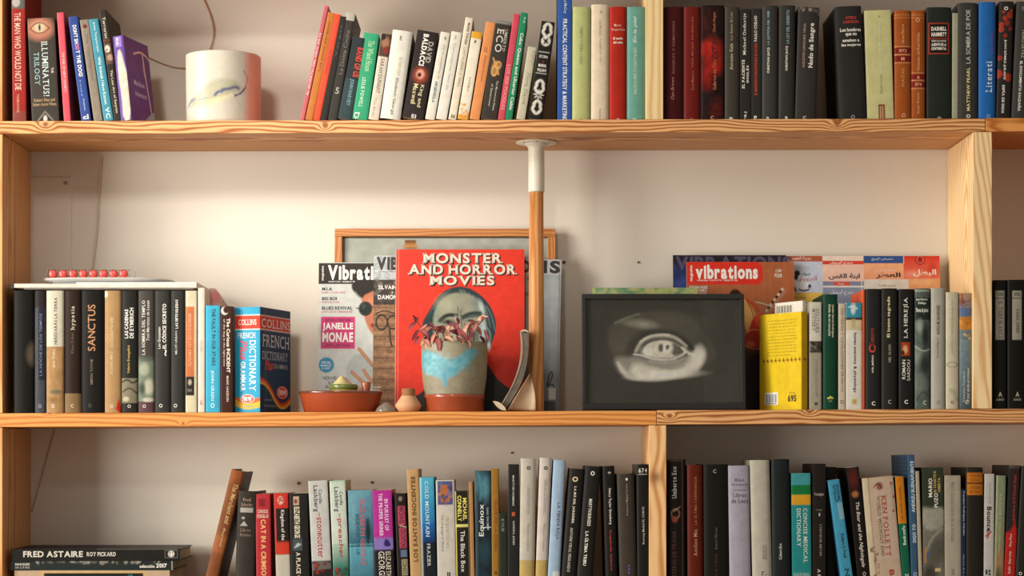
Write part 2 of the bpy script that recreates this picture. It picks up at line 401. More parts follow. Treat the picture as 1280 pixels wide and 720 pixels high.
# ------------------------------------------------------------------ pine
def wood(name, axis, seed, light='#e8bd84', dark='#c98a4e', k=900, knots=(), pith=(.05, .06), tilt=0.0):
    m, nt, b = nodes_mat(name); L = nt.links.new
    def M(op, a, c=None, d=None):
        n = N(nt, 'ShaderNodeMath', operation=op)
        for i, v in enumerate((a, c, d)):
            if v is None: continue
            if hasattr(v, 'links'): L(v, n.inputs[i])
            else: n.inputs[i].default_value = v
        return n.outputs[0]
    tc = N(nt, 'ShaderNodeTexCoord'); sp = N(nt, 'ShaderNodeSeparateXYZ'); L(tc.outputs['Object'], sp.inputs[0])
    ax = {'x': (0, 1, 2), 'z': (2, 1, 0)}[axis]
    X, Y, Z = (sp.outputs[i] for i in ax)
    cb = N(nt, 'ShaderNodeCombineXYZ'); L(M('MULTIPLY', X, 1.7), cb.inputs[0]); L(M('MULTIPLY', Y, 9), cb.inputs[1]); L(M('MULTIPLY_ADD', Z, 9, seed * 3.7), cb.inputs[2])
    n1 = N(nt, 'ShaderNodeTexNoise'); n1.inputs['Scale'].default_value = 1.6; n1.inputs['Detail'].default_value = 3; L(cb.outputs[0], n1.inputs['Vector'])
    cb2 = N(nt, 'ShaderNodeCombineXYZ'); L(M('MULTIPLY', X, 14), cb2.inputs[0]); L(M('MULTIPLY', Y, 700), cb2.inputs[1]); L(M('MULTIPLY_ADD', Z, 700, seed), cb2.inputs[2])
    n2 = N(nt, 'ShaderNodeTexNoise'); n2.inputs['Scale'].default_value = 1; n2.inputs['Detail'].default_value = 3; L(cb2.outputs[0], n2.inputs['Vector'])
    y = M('ADD', Y, pith[0]); z = M('ADD', M('ADD', Z, pith[1]), M('MULTIPLY', X, tilt))
    r = M('SQRT', M('ADD', M('MULTIPLY', y, y), M('MULTIPLY', z, z)))
    r = M('ADD', r, M('MULTIPLY', n1.outputs[0], .034))
    core = None
    for kx, kz, ks in knots:
        dx = M('SUBTRACT', X, kx); dz = M('SUBTRACT', Z, kz)
        dd = M('ADD', M('MULTIPLY', M('MULTIPLY', dx, dx), .35), M('MULTIPLY', dz, dz))
        g = M('EXPONENT', M('MULTIPLY', dd, -1 / (2 * ks) ** 2))
        r = M('ADD', r, M('MULTIPLY', g, .010))
        c = M('EXPONENT', M('MULTIPLY', M('ADD', M('MULTIPLY', dx, dx), M('MULTIPLY', dz, dz)), -1 / ks ** 2))
        core = c if core is None else M('MAXIMUM', core, c)
    s = M('MULTIPLY_ADD', M('SINE', M('MULTIPLY', r, k)), .5, .5)
    s = M('POWER', s, 1.6); s = M('MULTIPLY', s, 1.0)
    s = M('ADD', s, M('MULTIPLY', M('SUBTRACT', n2.outputs[0], .5), .55))
    mx = N(nt, 'ShaderNodeMix', data_type='RGBA'); mx.clamp_factor = True
    mx.inputs[6].default_value = (*lin(light), 1); mx.inputs[7].default_value = (*lin(dark), 1); L(s, mx.inputs[0])
    out = mx.outputs[2]
    if core is not None:
        m2 = N(nt, 'ShaderNodeMix', data_type='RGBA'); L(M('MULTIPLY', core, .75), m2.inputs[0]); L(out, m2.inputs[6]); m2.inputs[7].default_value = (*lin('#7a4a2c'), 1); out = m2.outputs[2]
    L(out, b.inputs['Base Color']); b.inputs['Roughness'].default_value = .5; b.inputs['Specular IOR Level'].default_value = .3
    bp = N(nt, 'ShaderNodeBump'); bp.inputs['Strength'].default_value = .2; bp.inputs['Distance'].default_value = .0006
    L(n2.outputs[0], bp.inputs['Height']); L(bp.outputs[0], b.inputs['Normal'])
    return m
case = thing('bookcase', 'open pine bookcase of planks fixed against the white wall, holding all the books', 'bookcase', (0, 0, 0))
SD = .2225
def plank(name, x0, x1, yt0, yt1, yb0, yb1, mat):
    """horizontal board; px edges on the front plane"""
    v = []
    for x, yt, yb in ((x0, yt0, yb0), (x1, yt1, yb1)):
        for yy in (0, SD):
            for py in (yb, yt): v.append(((x - 640) * S0, yy, ZC + (HY - py) * S0))
    f = [(0, 2, 3, 1), (4, 5, 7, 6), (0, 1, 5, 4), (2, 6, 7, 3), (1, 3, 7, 5), (0, 4, 6, 2)]
    c = Vector(v[0]).lerp(Vector(v[7]), .5); v = [tuple(Vector(q) - c) for q in v]
    o = meshobj(name, v, f, None, mat, case); o.location = c; bevel_obj(o, .0009, 2); return o
def upright(x0, x1, ptop, pbot, mat):
    c = Vector((((x0 + x1) / 2 - 640) * S0, SD / 2, ZC + (HY - (ptop + pbot) / 2) * S0))
    hx, hz = (x1 - x0) / 2 * S0, (pbot - ptop) / 2 * S0
    mb = MB(); mb.box((-hx, -SD / 2, -hz), (hx, SD / 2, hz)); o = mb.build('upright', mat, case); o.location = c; bevel_obj(o, .0009, 2); return o
def kx(px, c): return (px - c) * S0
L1, D1 = '#e6b075', '#a8622c'
cA = (-60 + 1232) / 2
plank('shelf_board', -60, 1231.5, 151.5, 148.0, 167.3, 164.4, wood('pine_top_left', 'x', 1, L1, '#9a5422', 1250, [(kx(57, cA), .001, .005), (kx(407, cA), -.001, .0035), (kx(1047, cA), .003, .005)], (.04, .055)))
plank('shelf_board', 1232.2, 1400, 147.6, 147.2, 164.4, 163.6, wood('pine_top_right', 'x', 2, '#e29a52', '#b0682a', 900, (), (.02, .03), .5))
cB = (-60 + 820.6) / 2
plank('shelf_board', -60, 820.6, 516.9, 513.4, 534.0, 530.9, wood('pine_mid_left', 'x', 3, '#e39d54', '#bd7434', 850, [(kx(62, cB), .012, .003), (kx(229, cB), -.009, .003)], (.05, .08)))
cC = (821.2 + 1400) / 2
plank('shelf_board', 821.2, 1400, 512.9, 510.4, 530.6, 528.0, wood('pine_mid_right', 'x', 4, L1, '#9c5826', 1150, [(kx(837, cC), .0, .0035), (kx(1012, cC), .009, .004)], (.04, .06)))
plank('shelf_board', -60, 1400, 755, 755, 772, 772, wood('pine_low', 'x', 5, L1, D1, 800))
plank('shelf_board', -60, 1400, -54, -56, -37, -39, wood('pine_cap', 'x', 9, L1, D1, 800))
wz = wood('pine_upright_left', 'z', 6, '#e6ae74', '#c2834c', 800, (), (.05, .03))
FLR = HY + ZC / S0 - .3
upright(-24, 3.2, -36.5, 151.0, wz); upright(-24, 3.2, 167.8, 516.2, wz); upright(-24, 3.2, 534.6, 754.6, wz); upright(-24, 3.2, 772.4, FLR, wz)
upright(807, 829, -37.5, 149.0, wood('pine_upright_top', 'z', 7, '#f0d6a0', '#dcb47a', 500, (), (.09, .03)))
upright(1216.3, 1240, 165.0, 510.7, wood('pine_upright_mid', 'z', 8, '#f8dcaa', '#dfae74', 800, (), (.05, .04), .12))
upright(811.5, 833, 531.6, 754.6, wood('pine_upright_low', 'z', 12, '#efc48c', '#c98c52', 620, [(.0, .0, .012), (.0, .0, .012)][:0] + [((754.6 - 531.6) / 2 * S0 - .1, -.004, .012)], (.05, .03)))
upright(1376, 1400, 165.0, 510, wz); upright(1376, 1400, -38, 146.6, wz); upright(1376, 1400, 529, 754.6, wz); upright(1376, 1400, 772.4, FLR, wz)

# ------------------------------------------------------------------ support pole (a turned leg with a painted end and a flange)
pyc = .112; ps = (D + pyc) / F
px_ = (670.5 - 640) * ps; zb = shelf_z(2, 670) + .0004; ztop = ZC + (HY - 166.0) * S0 - .0006
pole = thing('support_pole', 'round wooden pole with a white painted top end and flange holding up the shelf', 'pole', (px_, pyc, zb))
H = ztop - zb; zj = (ZC + (HY - 240.5) * ps) - zb
mb = MB(); R1 = 9.3 * ps
mb.lathe([(0, 0), (R1 * .98, 0), (R1, .003), (R1 * 1.02, zj * .5), (R1 * .95, zj), (0, zj)], 40); mb.build('rod', wood('turned_wood', 'z', 14, '#dc9f63', '#bd7a42', 700, (), (.03, .02)), pole)
R2 = 10.1 * ps
mb = MB(); mb.lathe([(0, zj), (R2 * .97, zj), (R2, zj + .003), (R2 * 1.0, H - .014), (R2 * 1.1, H - .009), (R2 * 1.35, H - .0055), (R2 * 1.6, H - .0035), (0, H - .0035)], 40); mb.build('painted_sleeve', plain('cream_paint', '#dcd6c4', .45), pole)
mb = MB(); mb.lathe([(0, H - .0035), (R2 * 1.6, H - .0035), (R2 * 2.5, H - .0016), (R2 * 2.55, H), (0, H)], 48); mb.build('flange', plain('cream_paint', '#dcd6c4', .45), pole)
for ax_, ay_ in ((0, -1), (-.8, -.6), (.8, -.6)):
    mb = MB(); mb.lathe([(0, 0), (.0018, 0), (.0018, .001), (0, .001)], 10); s_ = mb.build('screw', plain('dark_screw', '#3c3630', .5), pole); s_.location = (ax_ * R2 * 1.95, ay_ * R2 * 1.95, H - .0034)

# ------------------------------------------------------------------ wall details
def cable(name, pts, r, col, label, yo=0.0):
    P = [PX(x, y, WALLY) for x, y in Paint.chaikin(pts, 3, False)]
    mb = MB(); mb.tube([(p.x, WALLY - r - .0003 - yo, p.z) for p in P], r, 10); o = mb.build(name, plain('cable_' + col[1:], col, .6)); tag(o, label, 'cable', 'thin cables on the wall'); return o
cable('wall_cable', [(240, -30), (256, 2), (265, 24), (268, 44), (262, 66), (252, 80), (236, 86), (214, 84), (186, 72), (150, 55)], .0017, '#c9a892', 'looping thin beige cable on the wall behind the white mug')
cable('wall_cable', [(127, 196), (124, 235), (122.5, 280), (118, 320), (113, 362)], .0022, '#cdbca6', 'thin grey beige cable hanging on the wall above the red candy pack')
cable('wall_cable', [(70, 532), (62, 560), (50, 604), (40, 640)], .0016, '#c2a890', 'thin cable running slantwise down the wall beside the lower left upright')
for i, (x, y, rr, lab) in enumerate(((705, 328, 2.3, 'small dark screw in the wall just right of the pole'), (798, 328, 1.5, 'tiny screw in the wall above the eye drawing'), (465, 603, 1.9, 'small rusty screw in the wall above the magenta book'),
                                     (373.5, 604, 2.1, 'rusty screw in the wall above the black and white spine book'), (640, 566, 1.5, 'tiny rusty screw in the wall beneath the middle shelf, right of centre'))):
    p = PX(x, y, WALLY); mb = MB(); mb.tube([(0, -.002, 0), (0, 0, 0)], rr * S0, 12); o = mb.build('wall_screw', plain('rust', '#6b4a36', .7)); o.location = (p.x, WALLY - .0001, p.z); tag(o, lab, 'screw', 'screws left in the wall')
W = '#ece6da'; BK = '#2b2824'
# ================================================================== top shelf
T1 = dict(group=None)
def p_mantop(P): P.rect(0, -20, 40, 10, '#6e6a66').ell(6, 2, 5, 6, '#b9b0a6').rect(0, 138, 40, 152, '#7d5a4c', .6)
book(1, 16, 33, 14, -22, '#a2342c', 'tall dark red paperback standing against the left upright on the top shelf', paint=p_mantop,
     tx=[('THE MAN WHO WOULD NOT DIE', 'd', 7.5, 15, 112, 8, '#d9b7a2'), ('THOMAS PAGE', 'd', 7, 117, 140, 3, '#c99b86')])
def p_eye(P):
    P.rect(0, 20, 40, 150, '#4a443d').ell(15, 34, 17, 15, '#b9806a', 1, 4).ell(15, 33, 9, 7, '#d9b08c', 1, 2).ell(15, 33, 5, 5, '#c9c2a6', 1, 1).ell(15, 33, 1.3, 4, '#2c2420')
    P.line([(3, 34), (9, 28), (15, 26.5), (21, 28), (27, 34)], 1.2, '#6a4636').line([(3, 34), (9, 39), (15, 40.5), (21, 39), (27, 34)], 1.2, '#6a4636')
    P.poly([(17, 138), (34, 158), (0, 158)], '#8a857c').poly([(17, 141), (31, 158), (3, 158)], '#38342f').ell(17, 149, 2.5, 5, '#cfc8bc')
book(1, 40, 74, 34, 21, '#4a443d', 'thick charcoal paperback with a glowing orange eye at the top of its spine', paint=p_eye, d=.125,
     tx=[('THE', 'd', 28.5, 84, 91, 3, '#d8d2c6'), ('ILLUMINATUS!', 'd', 20, 50.5, 120, 7.5, '#c6d3cf', 's'), ('TRILOGY', 'd', 9.5, 64, 106, 6.5, '#8fb0b3', 's'),
         ('Robert Shea and', 'h', 17, 122.5, 126.5, 26, '#bd9a6c'), ('Robert Anton Wilson', 'h', 17, 128, 132, 29, '#bd9a6c')])
book(1, 80, 88.5, 71, 14.5, '#d9606a', 'thin coral pink paperback between the charcoal eye book and a royal blue one', side='#c65a62', tx=[('THE RISE OF NEW SOCIETY', 'd', 4.6, 64, 115, 3, '#f0c4c0')])
book(1, 102, 114, 85, 19, '#3c5496', 'royal blue paperback leaning left with white lettering and one pink word', tx=[('DON\'T SH', 'd', 6.5, 30, 53, 5, W, 'b'), ('OO', 'd', 6.5, 53.5, 61, 5, '#e08aa0', 'b'), ('T THE DOG!', 'd', 6.5, 62, 95, 5, W, 'b'),
     ('A novel of', 'd', 5, 99, 120, 2, '#8fb0d8'), ('Stephen', 'd', 6, 123, 138, 3, '#a8c0e0'), ('cl', 'h', 6, 143, 149, 7, W, 'b')])
book(1, 117.5, 128.5, 99.5, 23, '#93887a', 'worn grey brown paperback with a small red dot near the top', paint=lambda P: P.rect(0, 20, 12, 151, '#93887a').ell(5.5, 31.5, 2.6, 2.6, '#7a3128').noise(.08), tx=[('The Wild Highway', 'd', 5.5, 42, 100, 3.4, '#6b6156')])
book(1, 130, 142, 110.5, 22, '#4d97a8', 'teal blue paperback leaning left beside the grey brown one', tx=[('Jeremy Thompson-Jones', 'd', 6, 26, 64, 3.4, '#d6e4e2'), ('Wild Animals I Have Known', 'd', 6, 70, 130, 3.8, '#e2ecea'), ('VC', 'd', 6.5, 134, 148, 5.5, '#cfe0e0', 'b')])
def p_skull(P):
    P.rect(0, 0, 12, 152, '#38332e').rect(0, 53, 12, 79, '#6b5547').ell(4, 60, 3.2, 4.5, '#d9cfc0').ell(3, 61, 1, 1.2, BK).ell(6, 71, 4, 4, '#b79a82').rect(0, 48, 12, 51, '#7a4630')
book(1, 143, 152, 123.5, 11, '#38332e', 'narrow black and brown paperback with a small face picture, beside the purple book', paint=p_skull, side='#43362c',
     tx=[('Terrorist', 'd', 4.6, 20, 47, 3.6, '#d8c9ae'), ('The Lost Art of Surprise', 'd', 4.6, 87, 141, 3.8, '#d8c9ae')])
def p_pick(P):
    P.rect(0, 0, 200, 160, '#7a4a86').noise(.06, 3, 3)
    P.line([(25, 62), (40, 57), (50, 56), (62, 58), (76, 66)], 2.4, '#f0c4ba').line([(51, 58), (54, 90), (62, 136)], 2.6, '#f0c8be').line([(53, 66), (49, 78), (52, 88), (55, 84)], .9, '#f0c8be')
    P.poly([(34, 158), (40, 146), (52, 138), (64, 132), (78, 128), (99, 125), (99, 160)], '#b4acb8', 1, 1, 2).noise(.12, 2, 2, (30, 120, 99, 160))
    return [('Madison', 18, 48, 96, 103, '#cdb4d0', ''), ('Adventures', 18, 50, 110, 117, '#cdb4d0', '')]
def p_pspine(P):
    P.rect(0, 40, 16, 151, '#6a4a94').rect(3.5, 44, 12, 57, '#9a83bd').poly([(5, 62), (10, 60), (13, 80), (16, 95), (15, 152), (4, 152), (5, 120), (3, 90)], '#cfc4b4', 1, 1, 1).noise(.12, 3, 4)
book(1, 151, 165.5, 139, 43, '#5c3a7a', 'purple book turned outward, a pale ice axe drawn on its cover', paint=p_pspine, right=p_pick, yaw=-15, d=.108, side='#55305f', tx=[('Ice', 'd', 7, 46, 54, 4, '#e0d8ea')])

# leaning run in the middle of the top shelf
book(1, 374.5, 380, 405.5, 6, '#c46a6e', 'very thin rose red booklet, leftmost of the leaning run on the top shelf', d=.14, bands=[], tx=[('EL SECRETO DEL ORO ARTE', 'u', 2.6, 40, 118, 2, '#f0dcd6')], side='#b85a60')
book(1, 381, 390.5, 410, 14, '#c27b3c', 'thin ochre orange paperback leaning beside the rose red booklet', tx=[('Los pasos perdidos', 'u', 4.6, 26, 88, 3.4, '#7a4420')])
book(1, 391, 399.5, 418, 16, '#e0593a', 'thin vermilion paperback leaning among the orange and black ones', tx=[('CRONICAS DE UNA', 'u', 4.2, 60, 92, 3.2, '#a33a26')])
book(1, 400, 409, 425.5, 19, '#2f2b27', 'slim black book leaning between the vermilion and the charcoal paperbacks', tx=[('Vargas', 'u', 4, 30, 70, 3, '#57504a')])
book(1, 409.5, 421, 433, 14.5, '#3f3b35', 'charcoal paperback with a silver patch on top and the number 5', bands=[(14, 24, '#b9b4a8')], side='#37322c', d=.14,
     tx=[('La Divina Cocina', 'u', 6, 36, 92, 5, '#6e685e'), ('5', 'h', 5.5, 109, 117, 4.5, '#b0aa9c')])
book(1, 421.5, 439.5, 441, 44.5, '#30393a', 'short black paperback with a red title leaning on the green book', side='#26231f', bands=[(98, 151, '#384a4c')],
     tx=[('BAND OF US', 'd', 12.5, 57, 95, 8, '#c4402f', 'B'), ('JOHN HARVEY', 'd', 9, 98, 132, 6, '#6f9496', 'b')])
book(1, 440, 459, 455, 39.5, '#3fa77c', 'emerald green paperback leaning right on the top shelf', mat=COVER, tx=[('The Wheel House', 'd', 11, 49, 88, 7.5, '#b9dfa8', 's'), ('LESLIE POWELL', 'd', 8, 96, 134, 4.5, '#d5ecd8', 's'), ('C7', 'h', 5, 141, 149, 7, W, 'b')])
def p_lady(P): P.rect(0, 30, 20, 152, '#d6cdbc').rect(0, 40, 20, 69.5, '#5a4436').ell(7, 52, 5, 7, '#a87c62', 1, 1.5).ell(9, 61, 4, 5, '#8c3a30', 1, 1).ell(3, 45, 3, 4, '#2c221c')
book(1, 460, 473, 477, 40, '#d6cdbc', 'cream paperback with a dark portrait at the top, right of the green book', paint=p_lady, tx=[('SARAH DUNANT', 'd', 6.5, 72, 116, 4.5, '#4a4038', 's'), ('The Birth', 'd', 5, 122, 145, 3, '#a59a88')])
book(1, 474.5, 500, 491, 36, '#dedbcf', 'wide white paperback leaning right, the widest pale spine on the top shelf', hard=True, mat=MATTE, tx=[('Elizabeth George', 'd', 14, 97, 144, 4.5, '#6a665c'), ('EL REFUGIO', 'd', 15, 70, 94, 3.4, '#c9b98e'), ('R', 'h', 12, 43, 49, 4, '#6a665c', 's')])
def p_bald(P): P.rect(0, 30, 40, 152, '#352b28').ell(13, 93, 9, 10, '#a04a34', 1, 3).ell(13, 92, 5, 6, '#e0a890', 1, 1.5).ell(12, 93, 2.4, 2.8, '#4a1f18').noise(.15, 3, 3)
book(1, 502, 529, 522, 36, '#352b28', 'dark brown thriller with a fiery round emblem leaning right', paint=p_bald, side='#46403b', tx=[('DAVID', 'd', 19.5, 49, 76, 6.5, '#a8a49a', 'b'), ('BALDACCI', 'd', 12, 40, 81, 7, W, 'B'),
     ('King and', 'd', 17.5, 105, 134, 6, '#d8cc9a'), ('Maxwell', 'd', 10, 105, 131, 6, '#d8cc9a'), ('83', 'h', 14, 144, 149, 6, W)])
book(1, 531, 543, 551, 38.5, '#dfdacc', 'white paperback leaning just right of the dark brown thriller', tx=[('Obras completas de', 'd', 7, 54, 98, 4, '#aaa699'), ('ARGENSOLA', 'd', 6, 101, 128, 3.6, '#4f6b88', 'b'), ('1', 'h', 7, 44, 48, 2, '#8a8578')])
book(1, 544.5, 558, 564.5, 38, '#e2ddd0', 'second white paperback of the leaning pair with faint grey lettering', tx=[('Cumpleanos feliz de', 'd', 6.5, 52, 112, 4, '#b9b4a8'), ('2', 'h', 6, 43, 47, 3, '#8a8578')])
book(1, 560, 570, 582, 20.5, '#e4d8c2', 'tall cream paperback rising above its white neighbours in the leaning run', side='#9a6448', tx=[('MARK TWAIN', 'd', 5.5, 27, 54, 3, '#4a443c', 'b'), ('CARTAS DESDE LA TIERRA', 'd', 5.5, 58, 108, 3, '#9c958a'), ('H', 'h', 5, 143, 148, 4, '#4a443c', 'b')])
def p_yel(P): P.rect(0, 30, 20, 152, '#e8dfcb').rect(0, 30, 20, 46.5, '#e0aa38').rect(0, 143, 20, 153, '#e0a63a').blotch(0, 130, 14, 146, ['#e0a63a', '#d98e30', '#e8dfcb'], 26, .8, 2)
book(1, 571.5, 585, 590, 38, '#e8dfcb', 'cream paperback with a yellow cap and yellow speckles at the foot', paint=p_yel, tx=[('RAYUELA', 'd', 7, 96, 114, 2, '#6a6458'), ('+', 'h', 6, 48, 53, 3, BK, 'b')])
book(1, 586.5, 599, 607.5, 26, '#e09a63', 'peach orange paperback leaning on the black book with a gold knot', tx=[('Geopolitica', 'd', 6.5, 68, 101, 4, '#b96a3c'), ('EL', 'h', 6, 58, 64, 5, '#b96a3c')])
def p_eco(P):
    P.rect(0, 20, 24, 152, '#453f38').rect(0, 24, 24, 28, '#8f8c84').ell(9, 84, 5, 9, '#b58a58', 1, 1).ring(8, 88, 3.4, 6, 1.5, '#e0b070').ring(12, 80, 3, 4, 1.4, '#e0b070').line([(4, 72), (8, 80), (14, 92)], 1.6, '#d9a868')
book(1, 600.5, 621, 619.5, 24, '#453f38', 'black paperback with a gold knotted figure in the middle of its spine', paint=p_eco, tx=[('UMBERTO', 'd', 15.5, 34, 62, 3.6, '#c8c2b4', 's'), ('ECO', 'd', 8.5, 34, 64, 8.5, '#d6d0c2', 's'),
     ('The Mysterious Flame', 'd', 13.5, 100, 138, 3.2, '#cfc8b8', 's'), ('of Queen Loana', 'd', 8, 105, 133, 3, '#cfc8b8', 's')])
book(1, 622, 630.5, 642, 16, '#d25868', 'pink red paperback leaning between the black and the green spine', tx=[('LOS SEIS POODLES', 'd', 4.4, 80, 137, 4.2, '#e89a94', 'b')])
book(1, 631, 640, 651, 14.5, '#2f9068', 'slim dark green paperback with long white script, right of the pink red one', side='#3f362c', tx=[('Cuba: Queens and Ulterior Cabin', 'd', 5, 40, 137, 4.8, '#dce8d6', 'b'), ('Ed.', 'd', 6, 20, 28, 2.4, '#bfe0cc')])
book(1, 645, 656, 660, 57, '#c9c4ad', 'short pale beige booklet with a teal edge leaning beside the patterned spine', d=.10, bands=[], side='#6ab0a8', tx=[('KAPUT', 'd', 8, 62, 80, 3, '#a39c88'), ('Flora Davis', 'd', 6, 90, 130, 4.4, '#a39c88')])
def p_pat(P):
    P.rect(0, 20, 20, 152, '#2c2925'); w = '#ddd8cc'
    for cy in (36, 108, 134):
        for dx, dy, rot in ((-4.5, 0, .4), (4.5, 0, -.4), (-3, -6, .7), (3, -6, -.7), (-3, 6, -.7), (3, 6, .7)): P.ell(8.7 + dx, cy + dy, 1.9, 4.4, w, 1, .5, rot)
        P.ell(8.7, cy, 1.6, 2.6, '#2c2925')
    for dx in range(8): P.ell(8.7 + 4.2 * math.cos(dx * .785), 118 + 4.2 * math.sin(dx * .785), 2.4, .9, w, 1, .4, dx * .785)
    P.ell(8.7, 50, 6, 6.5, w).ell(8.7, 50, 1.3, 4.5, '#2c2925', rot=.5).ell(8.7, 50, 1.3, 4.5, '#2c2925', rot=-.9)
    P.rect(0, 63, 20, 92, '#2c2925').line([(2, 64), (15, 64)], .8, w).line([(2, 91), (15, 91)], .8, w).ell(8.7, 76, .8, .8, '#c4402f')
book(1, 660, 677, 677, 25, '#2c2925', 'black spine covered in white folk flower ornaments', paint=p_pat, side='#2a2622', d=.15, tx=[('ISTORIA', 'h', 8.5, 68, 71.5, 11, W), ('MARIA', 'h', 8.5, 79, 83, 10, W, 'b'), ('POLOAVI', 'h', 8.5, 85, 89, 11, W, 'b')])
book(1, 696.5, 714.5, 697.2, -20, '#3f64a8', 'tall bright blue paperback reaching past the top of the picture', side='#2c3a5e', tx=[('PRACTICAL CONTENT STRATEGY & MARKETING', 'd', 9.2, 23, 150, 5.6, '#e4e6e6', 'b'), ('Le McCoy', 'd', 9.2, -2, 16, 4.5, '#cdd6e4')])
book(1, 714.8, 737.5, 715.5, 8, '#bfc38b', 'pale green hardback standing beside the tall blue spine', hard=True, tx=[('VIENTO Y OTRA COSAS', 'd', 11, 33, 80, 3.4, '#82865c', 's'), ('T', 'h', 11, 148, 151, 4, '#6f7350', 's')])
book(1, 738.5, 760.8, 739, 5, '#dccbb2', 'cream hardback standing between the pale green and the red ones', hard=True, mat=MATTE, tx=[('Luis Moreno', 'd', 11.5, 24, 44, 3.2, '#a89880', 's'), ('Ángeles sin vida', 'd', 11.5, 47, 77, 3.2, '#a89880', 's'), ('Espasa', 'd', 11, 136, 150, 3, '#a89880'), ('1', 'h', 12, 13, 16, 2, '#a89880')])
book(1, 761.5, 783.3, 761.5, 8, '#b43a2c', 'bright red hardback with small white lines of print near the top of its spine', hard=True,
     tx=[('Mario', 'h', 10.5, 29.5, 32.5, 9, '#e8c8b8', 's'), ('Vargas Llosa', 'h', 11, 35, 38.5, 17, '#e8c8b8', 's'), ('El sueño', 'h', 11, 46, 49, 12, '#ece0d0', 'b'), ('del celta', 'h', 11, 51, 54, 12, '#ece0d0', 'b'), ('O', 'h', 11, 147.5, 151, 4, W)])
book(1, 783.5, 806.2, 783.7, 8, '#79aa9c', 'sea green hardback standing against the middle upright of the top shelf', hard=True, tx=[('BAUDOLINO Y LIGHTYEARS', 'u', 10.5, 59, 117, 4.4, '#bcd6bc', 's'), ('En la piel', 'u', 10.5, 20, 53, 5.4, '#d4e6da', 'i'), ('B', 'h', 10, 147.5, 151, 5, '#d4e6da', 'b')])
# right of the divider
book(1, 829.6, 854.3, 829.6, 8, '#512021', 'dark maroon hardback, first right of the middle upright on the top shelf', hard=True, tx=[('ÁNGELES Y DEMONIOS', 'u', 12, 26, 92, 3.6, '#8a5a4c', 's'), ('Dan Brown', 'u', 11, 96, 124, 4, '#9a6a58', 'i')])
book(1, 854.6, 875.8, 854.6, 8, '#782a24', 'oxblood red hardback between the maroon and the black and red ones', hard=True, tx=[('UNA MUJER EN BERLÍN', 'u', 11, 21, 84, 3.4, '#a8604c', 's'), ('Rosa Montero', 'u', 11, 88, 112, 3.4, '#a8604c', 's'), ('B', 'h', 10, 147, 150, 4, '#a8604c')])
def p_redblk(P):
    P.rect(0, 0, 40, 152, '#33211f').ell(14, 62, 12, 14, '#b83428', 1, 6).ell(8, 92, 6, 18, '#9a2a22', 1, 5).ell(19, 80, 8, 12, '#a63026', 1, 4).ell(6, 120, 7, 8, '#2a2220', 1, 4).ell(20, 136, 8, 12, '#6b2a26', .8, 5).ell(8, 30, 7, 14, '#4a2422', 1, 5).noise(.25, 3, 4)
book(1, 876, 905.5, 876, 6, '#33211f', 'thick black hardback with a red blaze across its spine', hard=True, paint=p_redblk, tx=[('NOCTURNA', 'u', 17.5, 41, 76, 8, '#3a1c1a', 'b'), ('Guillermo del Toro', 'u', 17, 74, 112, 4.4, '#b0704c'), ('Chuck Hogan', 'u', 17, 15, 40, 4.4, '#b0704c'), ('C', 'h', 14, 144.5, 148.5, 4, '#d0b090')])
G1 = '#504b44'
book(1, 906, 924.6, 906, 8, G1, 'dark grey hardback with small gold lettering beside the red blaze spine', hard=True, tx=[('Las damas de Lao', 'u', 8, 15, 50, 3.4, '#a89a78', 's'), ('Antonio Gala', 'u', 8, 54, 87, 4, '#c8bc96', 's'), ('B', 'h', 8, 146, 149.5, 4.5, W)])
book(1, 925, 938.8, 925, 10.5, '#35332f', 'black paperback with its author in bold white and the title on two lines', tx=[('Michael Ondaatje', 'u', 6, 16, 68, 4.8, '#e2dccc', 's'), ('EL PACIENTE', 'u', 4.2, 74, 110, 3.4, '#e2dccc', 'sb'), ('INGLÉS', 'u', 9.3, 81, 103, 3.4, '#e2dccc', 'sb'), ('P&J', 'u', 7, 139, 150, 3.6, W)])
book(1, 939.3, 951.8, 939.3, 10, '#3a3733', 'narrow black paperback with a red title running up its spine', tx=[('EL MANUSCRITO ENCONTRADO EN ACCRA', 'u', 5.5, 53, 118, 3.6, '#c4432f', 'b'), ('PAULO COELHO', 'u', 5.2, 19, 51, 3.6, '#dcd6ca', 'b'), ('P', 'h', 5, 144, 149, 3.6, W, 'b')])
book(1, 952.3, 972, 952.6, 6.5, '#4c4b48', 'first of two near twin grey hardbacks with blue titles, left one', hard=True, tx=[('LA JUSTICIA DEL VISIR', 'u', 8, 13, 56, 3.6, '#8fb4bc'), ('CHRISTIAN JACQ', 'u', 8, 59, 91, 3.6, '#e0dcd0', 'b'), ('a', 'h', 7, 145.5, 149, 3.4, W)])
book(1, 972.6, 993, 973.8, 6.2, '#45433f', 'second of two near twin grey hardbacks with blue titles, right one', hard=True, tx=[('LA LEY DEL DESIERTO', 'u', 11, 12, 54, 3.6, '#8fb4bc'), ('CHRISTIAN JACQ', 'u', 10, 57, 88, 3.6, '#e0dcd0', 'b'), ('a', 'h', 10, 145, 149, 3.8, W)])
book(1, 993.4, 1020, 998, 8, '#474340', 'worn black hardback with a frayed top and a white gothic title', hard=True, paint=lambda P: P.rect(0, 0, 40, 152, '#474340').blotch(0, 7, 28, 13, ['#8a8478', '#6e685e', '#b0a898'], 22, .6, 2.2, .7).blotch(25, 8, 28, 28, ['#a49a88', '#6e685e'], 10, .4, 1.2, .8),
     tx=[('Nudo de Sangre', 'u', 18, 28, 84, 7.5, '#ece6d8', 'b'), ('AGUSTÍN SÁNCHEZ VIDAL', 'u', 8, 28, 84, 3.6, '#b09080'), ('C', 'h', 12, 145, 149, 4, W)])
